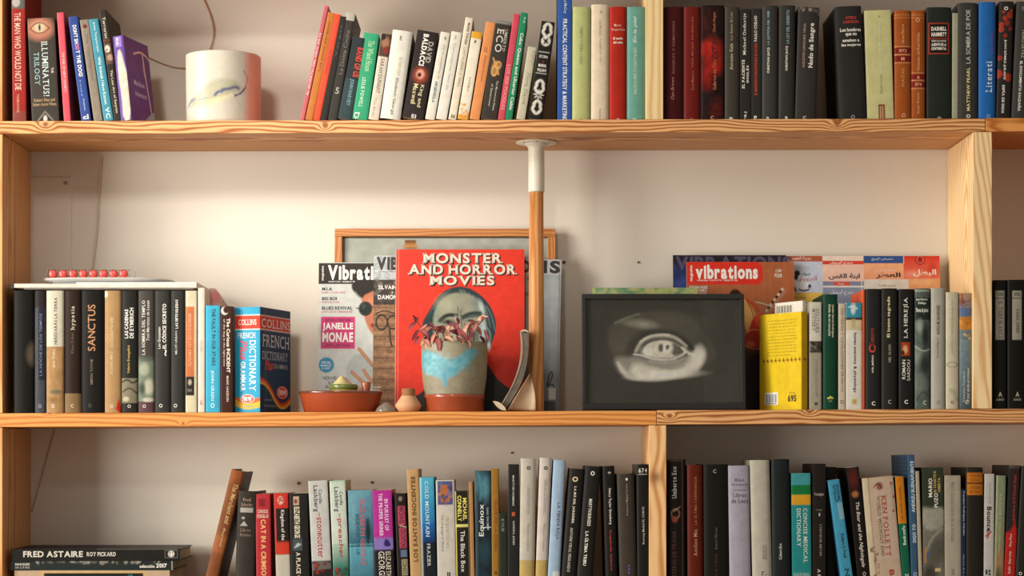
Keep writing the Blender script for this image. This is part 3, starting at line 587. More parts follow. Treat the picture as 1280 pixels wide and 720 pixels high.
book(1, 1050, 1083, 1043.5, 6.4, '#3c3b39', 'very thick black hardback leaning left across a gap on the top shelf', hard=True, d=.15,
     tx=[('STIEG', 'h', 19, 19.5, 22.8, 13, '#c4402f', 'b'), ('LARSSON', 'h', 19, 24.6, 28, 19, '#c4402f', 'b'), ('Los hombres', 'h', 18, 34, 38.5, 26, W, 'b'), ('que no', 'h', 18.5, 40.5, 45, 14, W, 'b'), ('amaban a', 'h', 18, 47.5, 51.5, 21, W, 'b'), ('las mujeres', 'h', 18, 53.5, 58, 24, W, 'b'), ('O', 'h', 16, 144, 148.5, 4.5, '#b0aca4')])
book(1, 1084.5, 1117.5, 1080.5, 11.5, '#cbc793', 'thick pale olive paperback with a small striped badge at the foot', d=.14, side='#d6d0b4', bands=[],
     tx=[('La invención de Morel y otros', 'u', 18, 28, 90, 2.8, '#e6e2c8'), ('Emilio Cruz', 'u', 18, 93, 116, 2.8, '#98936a'), ('*', 'h', 18, 18, 21, 3, '#98936a')],
     paint=lambda P: P.rect(0, 0, 40, 152, '#cbc793').rect(14, 130, 22, 150, '#7a4a36').rect(15.5, 132, 17, 150, '#d8b088').rect(18.5, 132, 20, 150, '#d8b088'))
def p_lea(ys_):
    def f(P):
        P.rect(0, 0, 30, 152, '#a8602f').noise(.06, 2, 5)
        for y in (18, 21.5): P.line([(0, y), (30, y)], .5, '#d8a870', smooth=0)
        for y in ys_: P.rect(0, y, 30, y + 7.5, '#8a2f24').line([(0, y - 1.4), (30, y - 1.4)], .7, '#e0b484', smooth=0).line([(0, y + 8.9), (30, y + 8.9)], .7, '#e0b484', smooth=0)
    return f
book(1, 1118.5, 1139, 1118, 12.5, '#a8602f', 'tan leather look hardback with two red bands high on its spine', hard=True, paint=p_lea((59, 69)), tx=[('Gran Ferro', 'u', 10, 30, 54, 3.6, '#d8a870', 'i'), ('1973', 'h', 10, 61, 65, 9, '#e0b484'), ('II', 'h', 10, 71, 75, 4, '#e0b484'), ('NADAL', 'u', 10, 84, 108, 3.8, '#c88f58', 's'), ('O', 'h', 11, 141, 146, 5, '#e0b484')])
book(1, 1139.3, 1156.5, 1139, 12.5, '#a8602f', 'narrower tan leather look hardback with two red bands low on its spine', hard=True, paint=p_lea((92, 101)), tx=[('Fernando del Real Ondas', 'u', 8.5, 40, 88, 3.4, '#d8a870', 'i'), ('Sergio Bonete', 'u', 8.5, 115, 142, 3.4, '#d8a870', 'i'), ('6', 'h', 8.5, 94, 98, 3, '#e0b484'), ('1974', 'h', 8.5, 103, 107, 8, '#e0b484'), ('O', 'h', 8, 22, 27, 5, '#e0b484')])
book(1, 1158.5, 1189.5, 1158.3, 8.5, '#343a33', 'thick black green hardback with a red outlined title label', hard=True, d=.15, side='#5a5c52', paint=lambda P: P.rect(0, 0, 40, 152, '#343a33').rect(2, 28, 27.5, 67, '#c0503c').rect(3.2, 29.3, 26.3, 65.6, '#2a2b26').line([(3, 47.5), (26.5, 47.5)], 1, '#c0503c', smooth=0),
     tx=[('DASHIELL', 'h', 15, 33, 38, 19, '#e8e0d0', 'sB'), ('HAMMETT', 'h', 15, 40, 45, 19, '#e8e0d0', 'sB'), ('TODOS LOS CASOS DEL', 'h', 15, 49.5, 52, 19, '#d8d0c0', 'b'), ('AGENTE DE LA', 'h', 15, 53.5, 57, 19, '#e8e0d0', 'sB'), ('CONTINENTAL', 'h', 15, 58.5, 62, 19, '#e8e0d0', 'sB'), ('O', 'h', 15, 145.5, 148.3, 4, W)])
book(1, 1190, 1197.5, 1190.5, 15.5, '#aaa993', 'thin pale grey green spine squeezed between two thick dark hardbacks', d=.13)
book(1, 1198, 1222, 1197.8, 3, '#4d4b47', 'tall charcoal hardback with thin capitals, left of the bright blue one', hard=True, d=.15, tx=[('LA SOMBRA DE POE', 'u', 12, 12, 79, 5.5, '#b8c0b4'), ('MATTHEW PEARL', 'u', 12, 84, 138, 4, '#d8cc8a', 'b'), ('O', 'h', 12, 142.5, 147, 5, W, 'b')])
book(1, 1223, 1244.3, 1223.5, 2, '#3474b4', 'bright blue hardback with a large white word up its spine', hard=True, tx=[('Literati', 'u', 12.5, 76, 115, 8, '#e8ecec', 's'), ('y Clases medias', 'u', 16, 38, 72, 4, '#8a4a9a'), ('O', 'h', 12, 142.5, 147, 4.5, '#9cc0dc')])
def p_blood(P):
    P.rect(0, -5, 30, 152, '#3a3734'); c = ['#a8402f', '#b84a38']
    for x, y, r in ((13, 18, 4), (7, 22, 3), (10, 28, 3.4), (3, 30, 3), (14, 35, 2.4), (3, 36, 3.5), (8, 44, 2.6), (13, 96, 4.8), (1, 92, 5), (2, 72, 3), (15, 12, 2), (5, 14, 2)): P.ell(x, y, r, r * 1.1, c[int(x) % 2], .85)
book(1, 1245, 1263, 1249.5, 1, '#3a3734', 'black hardback spattered with round red drops', hard=True, paint=p_blood, tx=[('JUAN GÓMEZ-JURADO', 'd', 8.5, 49, 99, 4, '#e0dcd2', 'b'), ('ESPÍA DE DIOS', 'd', 8, 106, 141, 4, '#e0dcd2', 'b'), ('O', 'h', 8, 7.5, 12, 5, W, 'b')])
book(1, 1264, 1286, 1271, 1, '#4c4a47', 'dark grey hardback leaning at the right edge of the top shelf', hard=True, tx=[('PEDRO DE PAZ', 'd', 10, 37, 72, 3.8, '#b0a890'), ('EL DOCUMENTO SALDAÑA', 'd', 9, 76, 139, 4, '#e0dcd2', 'b'), ('O', 'h', 9, 7, 12, 5, '#a09c94')])
# ================================================================== middle shelf, left run
TOPL = 363.5
M1 = dict(yt=TOPL)
book(2, 17, 43, 17, TOPL, '#24231f', 'thick black book, leftmost on the middle shelf, with a pale smudge on its edge', hard=True, d=.16, paint=lambda P: P.rect(0, 300, 60, 520, '#24231f').ell(25, 443, 8, 14, '#6e6252', .8, 3))
book(2, 43.5, 57.5, 43.5, TOPL, '#54565c', 'slate grey hardback with vertical blue grey panel, second on the middle shelf', hard=True, paint=lambda P: P.rect(0, 300, 30, 520, '#54565c').rect(0, 300, 30, 385, '#3c3536').rect(5, 385, 12.5, 475, '#343844').noise(.12, 1.5, 6), tx=[('LA NOCHE DE LOS TIEMPOS', 'u', 8, 392, 470, 3, '#747a88'), ('O', 'h', 7, 505.5, 510, 4, '#a8a8a4')])
def p_tierra(P):
    P.rect(0, 300, 40, 433.5, '#cfcbb8').rect(0, 433.5, 40, 520, '#b08f66').noise(.13, 3, 6, (0, 434, 40, 520)).ell(12, 490, 8, 3, '#5e6a5a', .7, 1).ell(8, 500, 5, 3, '#8a6a44', .6, 2)
book(2, 58, 80, 58, TOPL, '#b8b09a', 'hardback cream on top and mottled tan below, with a black upright title', hard=True, paint=p_tierra, side='#9c8e76', tx=[('HEREDARÁS LA TIERRA', 'u', 11.5, 372, 431, 4.6, '#33302a', 's'), ('Jane Smiley', 'u', 10, 436, 460, 4.4, '#d8c8a4', 'i'), ('O', 'h', 9, 505.5, 510, 4, '#e4dcc8')])
book(2, 81, 101.5, 81, TOPL, '#3c2e26', 'dark brown hardback whose foot is tan, beside the cream and tan one', hard=True, bands=[(492, 520, '#8c7454')], tx=[('hypatia', 'u', 11, 383, 413, 6, '#c8bfa6', 's'), ('Khan Zohar', 'u', 10, 416, 442, 3.6, '#6a5440', 's'), ('C', 'h', 10, 505.5, 509.5, 4, '#d8ccb0')])
book(2, 102, 130.5, 102, TOPL, '#26231f', 'thick black hardback with large copper capitals up its spine', hard=True, tx=[('SANCTUS', 'u', 13, 381, 439, 9.5, '#b5835c'), ('SIMON TOYNE', 'u', 13, 449, 481, 3.4, '#7a6a58'), ('O', 'h', 11, 505, 509.5, 4, '#56504a')])
book(2, 131, 151.5, 131, TOPL, '#b2936a', 'plain tan hardback with faint gold lettering on the middle shelf', hard=True, paint=lambda P: P.rect(0, 300, 40, 520, '#b2936a').ell(1, 368, 3, 4, '#e0d4bc').poly([(14, 512), (18, 498), (22, 518)], '#c4402f'), tx=[('La Ciudad Perdida', 'u', 9, 397, 434, 4.4, '#cdb48c', 'i'), ('BECERRIL MIRO', 'u', 9, 440, 468, 3.4, '#cdb48c', 's'), ('O', 'h', 9, 506, 510, 4, '#e4d8bc')])
def p_cad(P): P.rect(0, 300, 40, 520, '#34332f').rect(0, 473, 40, 505, '#8c8672').line([(0, 478), (8, 474), (14, 480), (22, 474)], 2, '#4a463c').line([(2, 490), (10, 484), (20, 492)], 2.4, '#5e5848').ell(6, 499, 4, 3, '#c0b8a0').rect(0, 504, 40, 520, '#3a3733')
book(2, 152, 172.3, 152, TOPL, '#34332f', 'black hardback with a stone carving picture low on its spine', hard=True, paint=p_cad, tx=[('LAS CADENAS', 'u', 6.5, 387, 423, 4.6, '#e6e2d6', 'b'), ('DE EYMERICH', 'u', 13, 385, 423, 5, '#e6e2d6', 'b'), ('Valerio Evangelisti', 'u', 9.5, 432, 467, 4, '#c8a860'), ('O', 'h', 10, 506, 510, 4, W)])
def p_somb(P): P.rect(0, 300, 40, 450, '#57534f').vgrad(0, 444, 40, 452, '#57534f', '#6f7b6c').rect(0, 452, 40, 502, '#7f8878').ell(8, 462, 6, 8, '#a8ac98', 1, 2).ell(14, 484, 6, 10, '#c2c0ae', 1, 2).ell(5, 486, 4, 7, '#4e5a50', 1, 2).ell(13, 500, 7, 3, '#c8c4b4', 1, 1).rect(0, 503, 40, 520, '#6a4f54')
book(2, 172.8, 193, 172.8, TOPL, '#57534f', 'grey hardback with pale stone blocks pictured on the lower half of its spine', hard=True, paint=p_somb, tx=[('LA SOMBRA DEL TEMPLO', 'u', 7, 376, 444, 3.8, '#dcd8cc', 's'), ('Toti Martínez de Lezea', 'u', 12.5, 376, 426, 3.6, '#d8d2c0', 'i'), ('O', 'h', 8, 506, 510, 4, W)])
book(2, 193.4, 213.3, 193.4, TOPL, '#464541', 'dark grey hardback with a large white title and a small jagged arrow', hard=True, tx=[('EL CÓDICE SECRETO', 'u', 12, 380, 436, 5.6, '#ece8dc', 'b'), ('Lev Grossman', 'u', 6, 409, 436, 3.4, '#dcd8cc'), ('~', 'u', 14, 437, 445, 3, W, 'b'), ('O', 'h', 8, 505, 509.5, 4.2, W)])
book(2, 213.7, 231, 213.7, TOPL, '#444340', 'plain dark grey hardback with small white capitals, left of the orange banded one', hard=True, tx=[('LAS SIETE IGLESIAS', 'u', 7.5, 375, 411, 3.2, '#e2ded2', 'b'), ('MILOŠ URBAN', 'u', 6.5, 414, 443, 3.2, '#c8c4ba'), ('O', 'h', 6, 505, 509.5, 4.2, W)])
book(2, 232, 246, 232, TOPL, '#d2caae', 'cream paperback with a long orange panel and a black label', paint=lambda P: P.rect(0, 300, 40, 520, '#d2caae').rect(0, 383.5, 11, 471, '#c87c50').rect(0, 471, 11, 494.5, '#33302b').ell(5.5, 478, 2.2, 3.6, '#b8b0a0'), tx=[('MEMORIAS DE UN AMANTE', 'd', 5.5, 392, 458, 4, '#dca07c'), ('RBA', 'h', 5.5, 486, 490, 6, '#8a8478')])
book(2, 247.5, 256, 247.5, 359.8, '#dcd3c6', 'thin white glossy magazine like spine beside the cream one with orange panel', d=.15, side='#d8cabd', tx=[('G', 'h', 4, 501, 506, 3, '#b85a50'), ('Guia', 'u', 4, 425, 440, 2, '#b8aca0')])
def slope():
    t = thing('floppy_magazine', 'soft pinkish magazine sagging behind the light blue and brown paperbacks', 'magazine', (PX(257, 516, .05).x, .06, shelf_z(2, 257) + .0004))
    s = (D + .06) / F; yy = .0; pts = [(0, 0), (0, 156), (4, 157.5), (9, 157), (14, 150), (20, 140), (28, 131), (32, 125), (33, 0)]
    mb = MB(); n = len(pts); v = [(x * s, .02 + x * s * .5, z * s) for x, z in pts] + [(x * s, .023 + x * s * .5, z * s) for x, z in pts]
    mb.add(v, [tuple(range(n))[::-1][::-1], tuple(range(2 * n - 1, n - 1, -1))] + [(i, n + i, n + (i + 1) % n, (i + 1) % n) for i in range(n)], lin('#cdb2aa'))
    mb.build('page_block', PAGES, t)
    P = Paint(0, 33, -158, 0, 1.5, '#cdbdb2'); P.ell(8, -146, 8, 9, '#cf8a88', 1, 3).rect(0, -136, 34, -131, '#b8543f').ell(22, -140, 9, 6, '#b08f80', 1, 3)
    # cover follows the page block outline from the slope
    def fm(X, Y):
        top = np.interp(X, [0, 4, 9, 14, 20, 28, 33], [156, 157.5, 157, 150, 140, 131, 124]); z = np.minimum(-Y, top)
        return np.stack([X * s, .0196 + X * s * .5, z * s], 1)
    P.sheet('cover', fm, t)
slope()
book(2, 257, 275, 257, 382, '#4bb0cc', 'short sky blue paperback with hand drawn black letters', d=.12, tx=[('THE FAULT IN OUR STARS', 'd', 10, 386, 457, 4.6, '#2c5460', 'b'), ('JOHN GREEN', 'd', 8.5, 463, 501, 4.6, '#c4e4ea', 'b'), ('o', 'h', 9, 504, 510, 5, '#c4e4ea')])
book(2, 275.6, 291, 275.6, 383, '#4a2c24', 'short dark brown paperback with a white crescent at the top of its spine', d=.12, paint=lambda P: P.rect(0, 300, 30, 520, '#4a2c24').ell(5.5, 388.5, 4.6, 5.2, '#e0dccc').ell(7.3, 387.4, 3.8, 4.3, '#4a2c24'),
     tx=[('The Curious INCIDENT', 'd', 10, 398, 466, 4.4, '#e8e0d0', 'b'), ('of the dog in the night-time', 'd', 4.6, 399, 458, 3, '#c8baa8'), ('MARK HADDON', 'd', 9, 470, 502, 3, '#dcd0c0')])
def p_dsp(P):
    P.rect(0, 380, 60, 520, '#35a3c4').rect(0, 393, 60, 412, '#e8e0d4').rect(0, 394.2, 60, 410.8, '#d8472f')
    P.poly([(0, 497), (10, 502), (22, 503), (36, 499), (36, 507), (22, 510), (10, 509), (0, 503)], '#e0b83c', 1, .5, 1).poly([(0, 495), (10, 499), (22, 500), (36, 496), (36, 501), (22, 505), (10, 504), (0, 499)], '#e0703c', 1, .5, 1).rect(0, 507.5, 60, 520, '#35a3c4').poly([(0, 503), (10, 508), (22, 509), (36, 506), (36, 509), (22, 512), (10, 511), (0, 507)], '#e0b83c', 1, .5, 1)
    P.ell(17.5, 498.5, 9.5, 5.6, '#efe6dc').ell(17.5, 498.5, 8.6, 4.8, '#d8472f')
def p_dco(P):
    P.rect(0, 380, 200, 520, '#27425f').rect(0, 393, 200, 412, '#dccfc4').rect(0, 394.3, 200, 410.7, '#cf4a33')
    a = [(0, 473), (12, 474), (28, 482), (44, 497), (58, 504), (74, 503), (90, 494)]
    for o, c in ((0, '#c8402c'), (2.6, '#d8782f'), (5.2, '#dcae3c')): P.line([(x, y + o) for x, y in a], 3.2, c)
    P.rect(14, 384, 17, 520, '#6a7c8c', .35, 2).ell(64, 489, 16, 8, '#d8472f').ring(64, 489, 14.5, 7, .8, '#e8c8b8').noise(.05, 4, 4)
    return [('COLLINS', 4, 86, 397.5, 408.5, '#d8d0cc', 's'), ('FRENCH', 6, 84, 417, 433, '#b8bcc0', 's'), ('DICTIONARY', 6, 80, 438, 449, '#a8b0b8', 's'), ('Plus', 14, 36, 449, 462, '#c8442f', 'ib'), ('GRAMMAR', 38, 80, 453, 459, '#a8a8a8', 's'), ('new', 54, 75, 485.5, 492.5, '#ece4da', 'b'), ('over 100,000', 10, 34, 498, 501, '#8a98a8', ''), ('translations', 10, 46, 505, 508, '#8a98a8', '')]
book(2, 292, 325, 292, 383.5, '#35a3c4', 'thick turquoise and navy dictionary turned so that its cover shows', paint=p_dsp, right=p_dco, yaw=-19, d=.135, side='#27425f', pr=1.5,
     tx=[('COLLINS', 'h', 17.5, 399, 406, 25, '#f0e8e0', 's'), ('FRENCH', 'h', 16.5, 415.5, 422.5, 25, '#f0f0ea', 's'), ('DICTIONARY', 'd', 25, 425, 489, 9, '#f0f0ea', 's'), ('GRAMMAR', 'd', 11.5, 452, 489, 6.5, '#e8eeee', 's'), ('Plus', 'd', 12, 425, 450, 10, '#c8424a', 'ib'), ('new', 'h', 17.5, 495.5, 501.5, 13, '#f4ece0', 'b')])

# things lying on top of the left run
def slab(name, label, cat, x0, x1, y0, y1, Y0, Y1, col, extra=None, mat=None, r=.0006, yref=0.02):
    a = PX(x0, y1, yref); b = PX(x1, y0, yref)
    t = thing(name, label, cat, (a.x, Y0, a.z)); mb = MB(); mb.box((0, 0, 0), (b.x - a.x, Y1 - Y0, b.z - a.z), lin(col)); o = mb.build('cover', mat or PAGES, t); bevel_obj(o, r)
    return t, b.x - a.x, b.z - a.z
zt = ZC + (HY - TOPL) * S0
def PZ(t, z): t.location.z = z
t, w_, h_ = slab('paper_folder', 'grey edged thin paper folder lying directly on the left books of the middle shelf', 'folder', 31, 243, 361.8, 363.2, .012, .205, '#b8b0a4')
PZ(t, zt + .004)
t2, w_, h2 = slab('magazine', 'wide white magazine stack with dark left corner lying across the left books', 'magazine', 20, 247, 356.8, 361.8, .006, .21, '#e2ddd0'); PZ(t2, zt + .004 + h_ + .0003)
mb = MB(); mb.box((-.009, .004, -.001), (-.0005, .18, h2)); mb.build('spine_tape', plain('black_tape', '#2a2622', .6), t2)
for k in range(3):
    mb = MB(); zz = h2 * (.2 + .3 * k); mb.box((.004, -.0004, zz), (w_ - .004, .001, zz + .0004)); mb.build('page_edge', plain('page_line', '#bdb5a6', .8), t2)
t3, w_, h3 = slab('booklet', 'thin white booklet with a silver left end under the grey tray', 'booklet', 66, 246, 353.8, 356.5, .02, .20, '#dfe0da'); PZ(t3, t2.location.z + h2 + .0003)
mb = MB(); mb.box((0, -.0004, .0004), (.045, .001, h3 - .0004)); mb.build('silver_edge', plain('silver', '#8e9096', .35, .5), t3)
# shallow oval tray
zT = t3.location.z + h3 + .0003
a = PX(50, 350, .05); b = PX(214, 350, .05); cx = (a.x + b.x) / 2; rx = (b.x - a.x) / 2
tr = thing('tray', 'shallow pale grey tray with a rounded end lying on the white booklet', 'tray', (cx, .11, zT))
mb = MB(); n = 64
prof = [(.0, .0), (.80, .0), (.93, .0025), (.99, .0062), (1.0, .0078), (.975, .0082), (.93, .0062), (.85, .0048), (0, .0046)]
k = len(mb.v)
for r, z in prof:
    for j in range(n):
        th = 2 * math.pi * j / n; c, s_ = math.cos(th), math.sin(th)
        mb.v.append((rx * r * math.copysign(abs(c) ** .6, c), .098 * r * math.copysign(abs(s_) ** .6, s_), z))
for i in range(len(prof) - 1):
    for j in range(n): mb.f.append((i * n + j, i * n + (j + 1) % n, (i + 1) * n + (j + 1) % n, (i + 1) * n + j)); mb.c.append(lin('#d2d0cc')); mb.sm.append(True)
mb.build('dish', plain('tray_white', '#cfccc8', .4), tr)
# pack of red sweets
sc = (D + .05) / F; zP = zT + .0088
a = PX(57, 347, .05); pk = thing('sweet_pack', 'clear plastic strip of eight round red sweets lying on the grey tray', 'sweets', (a.x, .05, zP))
clear = plain('clear_plastic', '#f2ece6', .12, 0, .5, .01, 40, .92)
mb = MB(); mb.box((0, -.009, 0), (112 * sc, .013, .0008), lin('#d8b8ac')); mb.build('backing_card', plain('pink_card', '#d9b3a6', .5), pk)
for i in range(8):
    cx_ = (9.5 + i * 12.6) * sc; R = 5.4 * sc
    mb = MB(); mb.lathe([(0, -.003), (R * .8, -.003), (R, -.0012), (R, .0045), (R * .8, .006), (0, .006)], 24, cx=0, cy=0); o = mb.build('sweet', plain('red_candy', '#cf4a40', .3, 0, .5, .1), pk)
    o.rotation_euler = (math.pi / 2, 0, 0); o.location = (cx_, .002, R + .001)
mb = MB()
for i in range(9): mb.box(((3.2 + i * 12.6) * sc - .0004, -.006, .0009), ((3.2 + i * 12.6) * sc + .0004, .008, .0165))
mb.box((2 * sc, -.0062, .0165), (106 * sc, .009, .0171)); mb.box((0, -.0062, .0009), (.0006, .009, .015)); mb.box((111 * sc, -.0062, .0009), (112 * sc, .009, .013))
mb.build('blister', clear, pk)
# ================================================================== things leaning in the middle of the middle shelf
class Lean:
    """something flat leaning back: front face passes through (Yb at the shelf, Yt at the top)"""
    def __init__(s, name, label, cat, x0, x1, yt, Yb, Yt, th, row=2, roll=0.0):
        s.x0, s.x1, s.yt, s.base = x0, x1, yt, shelf_py(row, (x0 + x1) / 2)
        zb = shelf_z(row, (x0 + x1) / 2); zt = ZC + (HY - yt) * (D + Yt) / F
        a = math.atan2(Yt - Yb, zt - zb); s.L = math.hypot(Yt - Yb, zt - zb); s.th = th
        s.s = (D + (Yb + Yt) / 2) / F; xc = (x0 + x1) / 2; s.xc = xc
        s.t = thing(name, label, cat, ((xc - 640) * s.s, Yb, zb + th * math.sin(a) + .0005 + abs(math.sin(roll)) * (x1 - x0) / 2 * s.s))
        s.t.matrix_world = Matrix.Translation(s.t.location) @ Matrix.Rotation(-a, 4, 'X') @ Matrix.Rotation(roll, 4, 'Y')
    def m(s, X, Y, e=.0):
        X, Y = np.asarray(X, float), np.asarray(Y, float)
        return np.stack([(X - s.xc) * s.s, np.full_like(X, -e), (s.base - Y) / (s.base - s.yt) * s.L], 1)
    def w(s): return (s.x1 - s.x0) * s.s
    def box(s, name, col, mat, x0=None, x1=None, y0=None, y1=None, f=0.0, th=None, bev=.0005):
        x0 = s.x0 if x0 is None else x0; x1 = s.x1 if x1 is None else x1; y0 = s.yt if y0 is None else y0; y1 = s.base if y1 is None else y1
        p = s.m([x0, x1], [y1, y0]); mb = MB(); mb.box((p[0][0], f, p[0][2]), (p[1][0], f + (th or s.th), p[1][2]), lin(col)); o = mb.build(name, mat, s.t)
        if bev: bevel_obj(o, bev, 2)
        return o
    def text(s, tx, e=.0008):
        for i, q in enumerate(tx):
            st, x0, x1, y0, y1, c = q[:6]; fl = q[6] if len(q) > 6 else ''; dr = q[7] if len(q) > 7 else 'h'
            lettering(st, dr, x0, x1, y0, y1, c, lambda X, Y: s.m(X, Y, e), s.t, 'title' if i == 0 else 'lettering', fl)
    def print(s, P, name='cover_print', e=.0004, mat=None): return P.sheet(name, lambda X, Y: s.m(X, Y, e), s.t, mat)

# painting in a pine frame, at the back
q = Lean('framed_painting', 'pale wooden framed painting leaning on the wall behind the magazines and red book', 'painting', 417.5, 694.5, 287, .166, .2015, .012)
wf = wood('frame_wood', 'x', 21, '#c98a4c', '#a8683a', 900)
wf2 = wood('frame_wood_upright', 'z', 22, '#c98a4c', '#a8683a', 900)
for (x0, x1, y0, y1, m_) in ((417.5, 694.5, 287, 296.5, wf), (417.5, 694.5, 507, 515.4, wf), (417.5, 427, 296.7, 506.8, wf2), (685, 694.5, 296.7, 506.8, wf2)): q.box('frame_side', '#ffffff', m_, x0, x1, y0, y1, -.002, .014, .0008)
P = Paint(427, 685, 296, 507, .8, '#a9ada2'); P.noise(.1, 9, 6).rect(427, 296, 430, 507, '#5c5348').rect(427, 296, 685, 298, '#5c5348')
P.poly([(492, 330), (498, 314), (506, 309), (520, 309), (528, 316), (532, 330), (532, 500), (492, 500)], '#8e8a78', 1, 2, 1).rect(505, 300.5, 519.5, 311, '#a5764c').rect(505, 300.5, 519.5, 303.5, '#7d5534').rect(503, 306, 521.5, 309, '#b98a5c')
P.sheet('canvas', lambda X, Y: q.m(X, Y, -.006), q.t, MATTE)
q.box('backing', '#6a5a48', MATTE, 426, 686, 295, 508, .007, .003, 0)

# magazine 1
q = Lean('magazine', 'white music magazine with a pink block and a figure in round dark glasses', 'magazine', 397.5, 521, 328.6, .1515, .187, .002)
q.box('page_block', '#d2cdc2', PAGES)
P = Paint(397.5, 521, 328.6, q.base, 1.6, '#cfd2cc'); P.rect(397, 329.5, 530, 355.3, '#3c352e')
P.ell(470, 360, 28, 17.5, '#35302b', 1, 1.5).ell(455, 349, 12, 8, '#35302b', 1, 1.5).ell(444, 358, 5, 7, '#35302b', 1, 1)
P.poly([(451, 371), (453, 385), (456, 400), (461, 412), (468, 420), (490, 424), (500, 400), (500, 365), (470, 362)], '#c98464', 1, 1, 1).ell(463, 380, 5, 8, '#dc9a7a', .8, 3).poly([(462, 406), (467, 403), (470, 408), (466, 410)], '#9a4a3c')
P.ell(456.5, 386, 8, 8.4, '#2f3a34').ring(456.5, 386, 8.3, 8.7, .8, '#4a3f36').line([(448, 386), (445, 385)], 1.2, '#3a342e').line([(464, 384), (470, 383)], 1.2, '#3a342e').ell(454, 383, 2.5, 3, '#4c5c54', .8, 1.5)
P.poly([(432, 462), (438, 446), (450, 440), (462, 448), (470, 460), (470, 490), (436, 478)], '#b9bfba', 1, 1.5, 2).noise(.05, 2, 3, (432, 440, 470, 490))
for a_ in (((449, 436), (456, 444), (466, 456)), ((440, 464), (450, 473), (458, 480)), ((455, 462), (460, 470), (466, 476)), ((432, 473), (438, 479), (444, 484)), ((446, 482), (452, 486), (458, 492))): P.line(a_, 4.2, '#b5805f').line([(x - .6, y - .8) for x, y in a_], 1.6, '#cf9c7e')
P.rect(401, 396, 443.6, 435.5, '#d0477f').ell(408.3, 455.5, 9.6, 9.4, '#4497bb')
q.print(P)
q.text([('Vibrations', 409, 494, 332, 350.5, '#e8e4da', 'B'), ('magazine', 401, 404.5, 333, 351, '#e8e4da', 'b', 'u'), ('MUSIQUES ACTUELLES', 410, 425, 351.6, 353.6, '#d8d4ca', 'b'), ('NUMERO 90', 427, 443, 351.6, 353.6, '#d8d4ca', 'b'),
    ('M.I.A', 402, 414.5, 359.5, 363.5, '#3a3630', 'b'), ('RE-MA-YA SUR SCENE', 401.5, 431, 364.8, 367, '#c8707c'), ('BIG BOI', 402, 420.5, 371.5, 375.6, '#3a3630', 'b'), ('FUNKY BUT CHIC', 401.5, 424, 376.8, 379, '#c8707c'),
    ('BLUES REVIVAL', 402, 440, 383.2, 387.4, '#3a3630', 'b'), ('LE RETOUR DU DEMON BLUES', 401.5, 440, 388.6, 391, '#c8707c'), ('RÉVÉLATION 2010', 407, 438, 398, 401.6, '#7a2448', 'b'),
    ('JANELLE', 403, 441.5, 403.5, 414, '#efe8e4', 'B'), ('MONAE', 403, 441.5, 415.2, 427.5, '#efe8e4', 'B'), ("L'ANTI-LADY GAGA", 406, 438, 429.3, 433.2, '#7a2448', 'b'),
    ('SPECIAL', 402.5, 414, 451, 454, '#d8e8ee', 'b'), ('MARKET', 401.5, 415, 455, 457.6, '#d8e8ee', 'b'), ('& WEST', 403, 413.5, 458.6, 461, '#d8e8ee', 'b'), ('NOUVELLE', 405, 426, 469.5, 473.5, '#45413a'), ('SCÈNE', 411, 424, 475, 479, '#45413a'), ('RUSSE', 408, 424, 480.5, 484.5, '#45413a')])
# magazine 2
q = Lean('magazine', 'grey topped magazine showing white names over dark trees and brown rock', 'magazine', 466.5, 590, 320, .1470, .184, .002)
q.box('page_block', '#cfcabf', PAGES)
P = Paint(466.5, 590, 320, q.base, 1.6, '#b9c0c0'); P.rect(460, 350, 600, 382, '#4c4640').blotch(467, 350, 500, 380, ['#3a3632', '#6a6258', '#8a8478'], 40, 1, 3).rect(460, 381, 600, 520, '#9a7a5c')
for k in range(30): y_ = 384 + k * 4.4; P.rect(460, y_, 600, y_ + 1.2 + (k % 3) * .6, ['#7c5f48', '#b08e6c', '#6a503e'][k % 3], .6)
P.noise(.28, 2.4, 2).ring(477, 403, 7, 9, 1.6, '#2e2a26').line([(470, 392), (480, 388), (494, 392)], 1.4, '#2e2a26').ring(491, 403, 7, 8, 1.6, '#2e2a26').line([(487, 412), (488, 425), (490, 432)], 2, '#2e2a26').line([(484, 404), (486, 404)], 1.4, '#2e2a26')
q.print(P)
q.text([('VIBRATIONS', 470, 578, 321.5, 338.2, '#38342f', 'B'), ('LE MAGAZINE DES MUSIQUES', 474, 510, 339.6, 341, '#4a4640'), ('SILVAIN VANOT', 472.5, 520, 357, 362, '#ece8e0', 'b'), ('+', 489, 491, 364.5, 367, '#ece8e0', 'b'), ('DAMON ALBARN', 472, 524, 369, 374.5, '#ece8e0', 'b'), ('la', 484, 490, 436, 441, '#6a4a34', 'i'), ('CAHIER', 464 + 3, 477, 482, 484, '#ded8cc', 'b'), ('SPECIAL', 467, 476, 485.5, 488, '#ded8cc', 'b')])
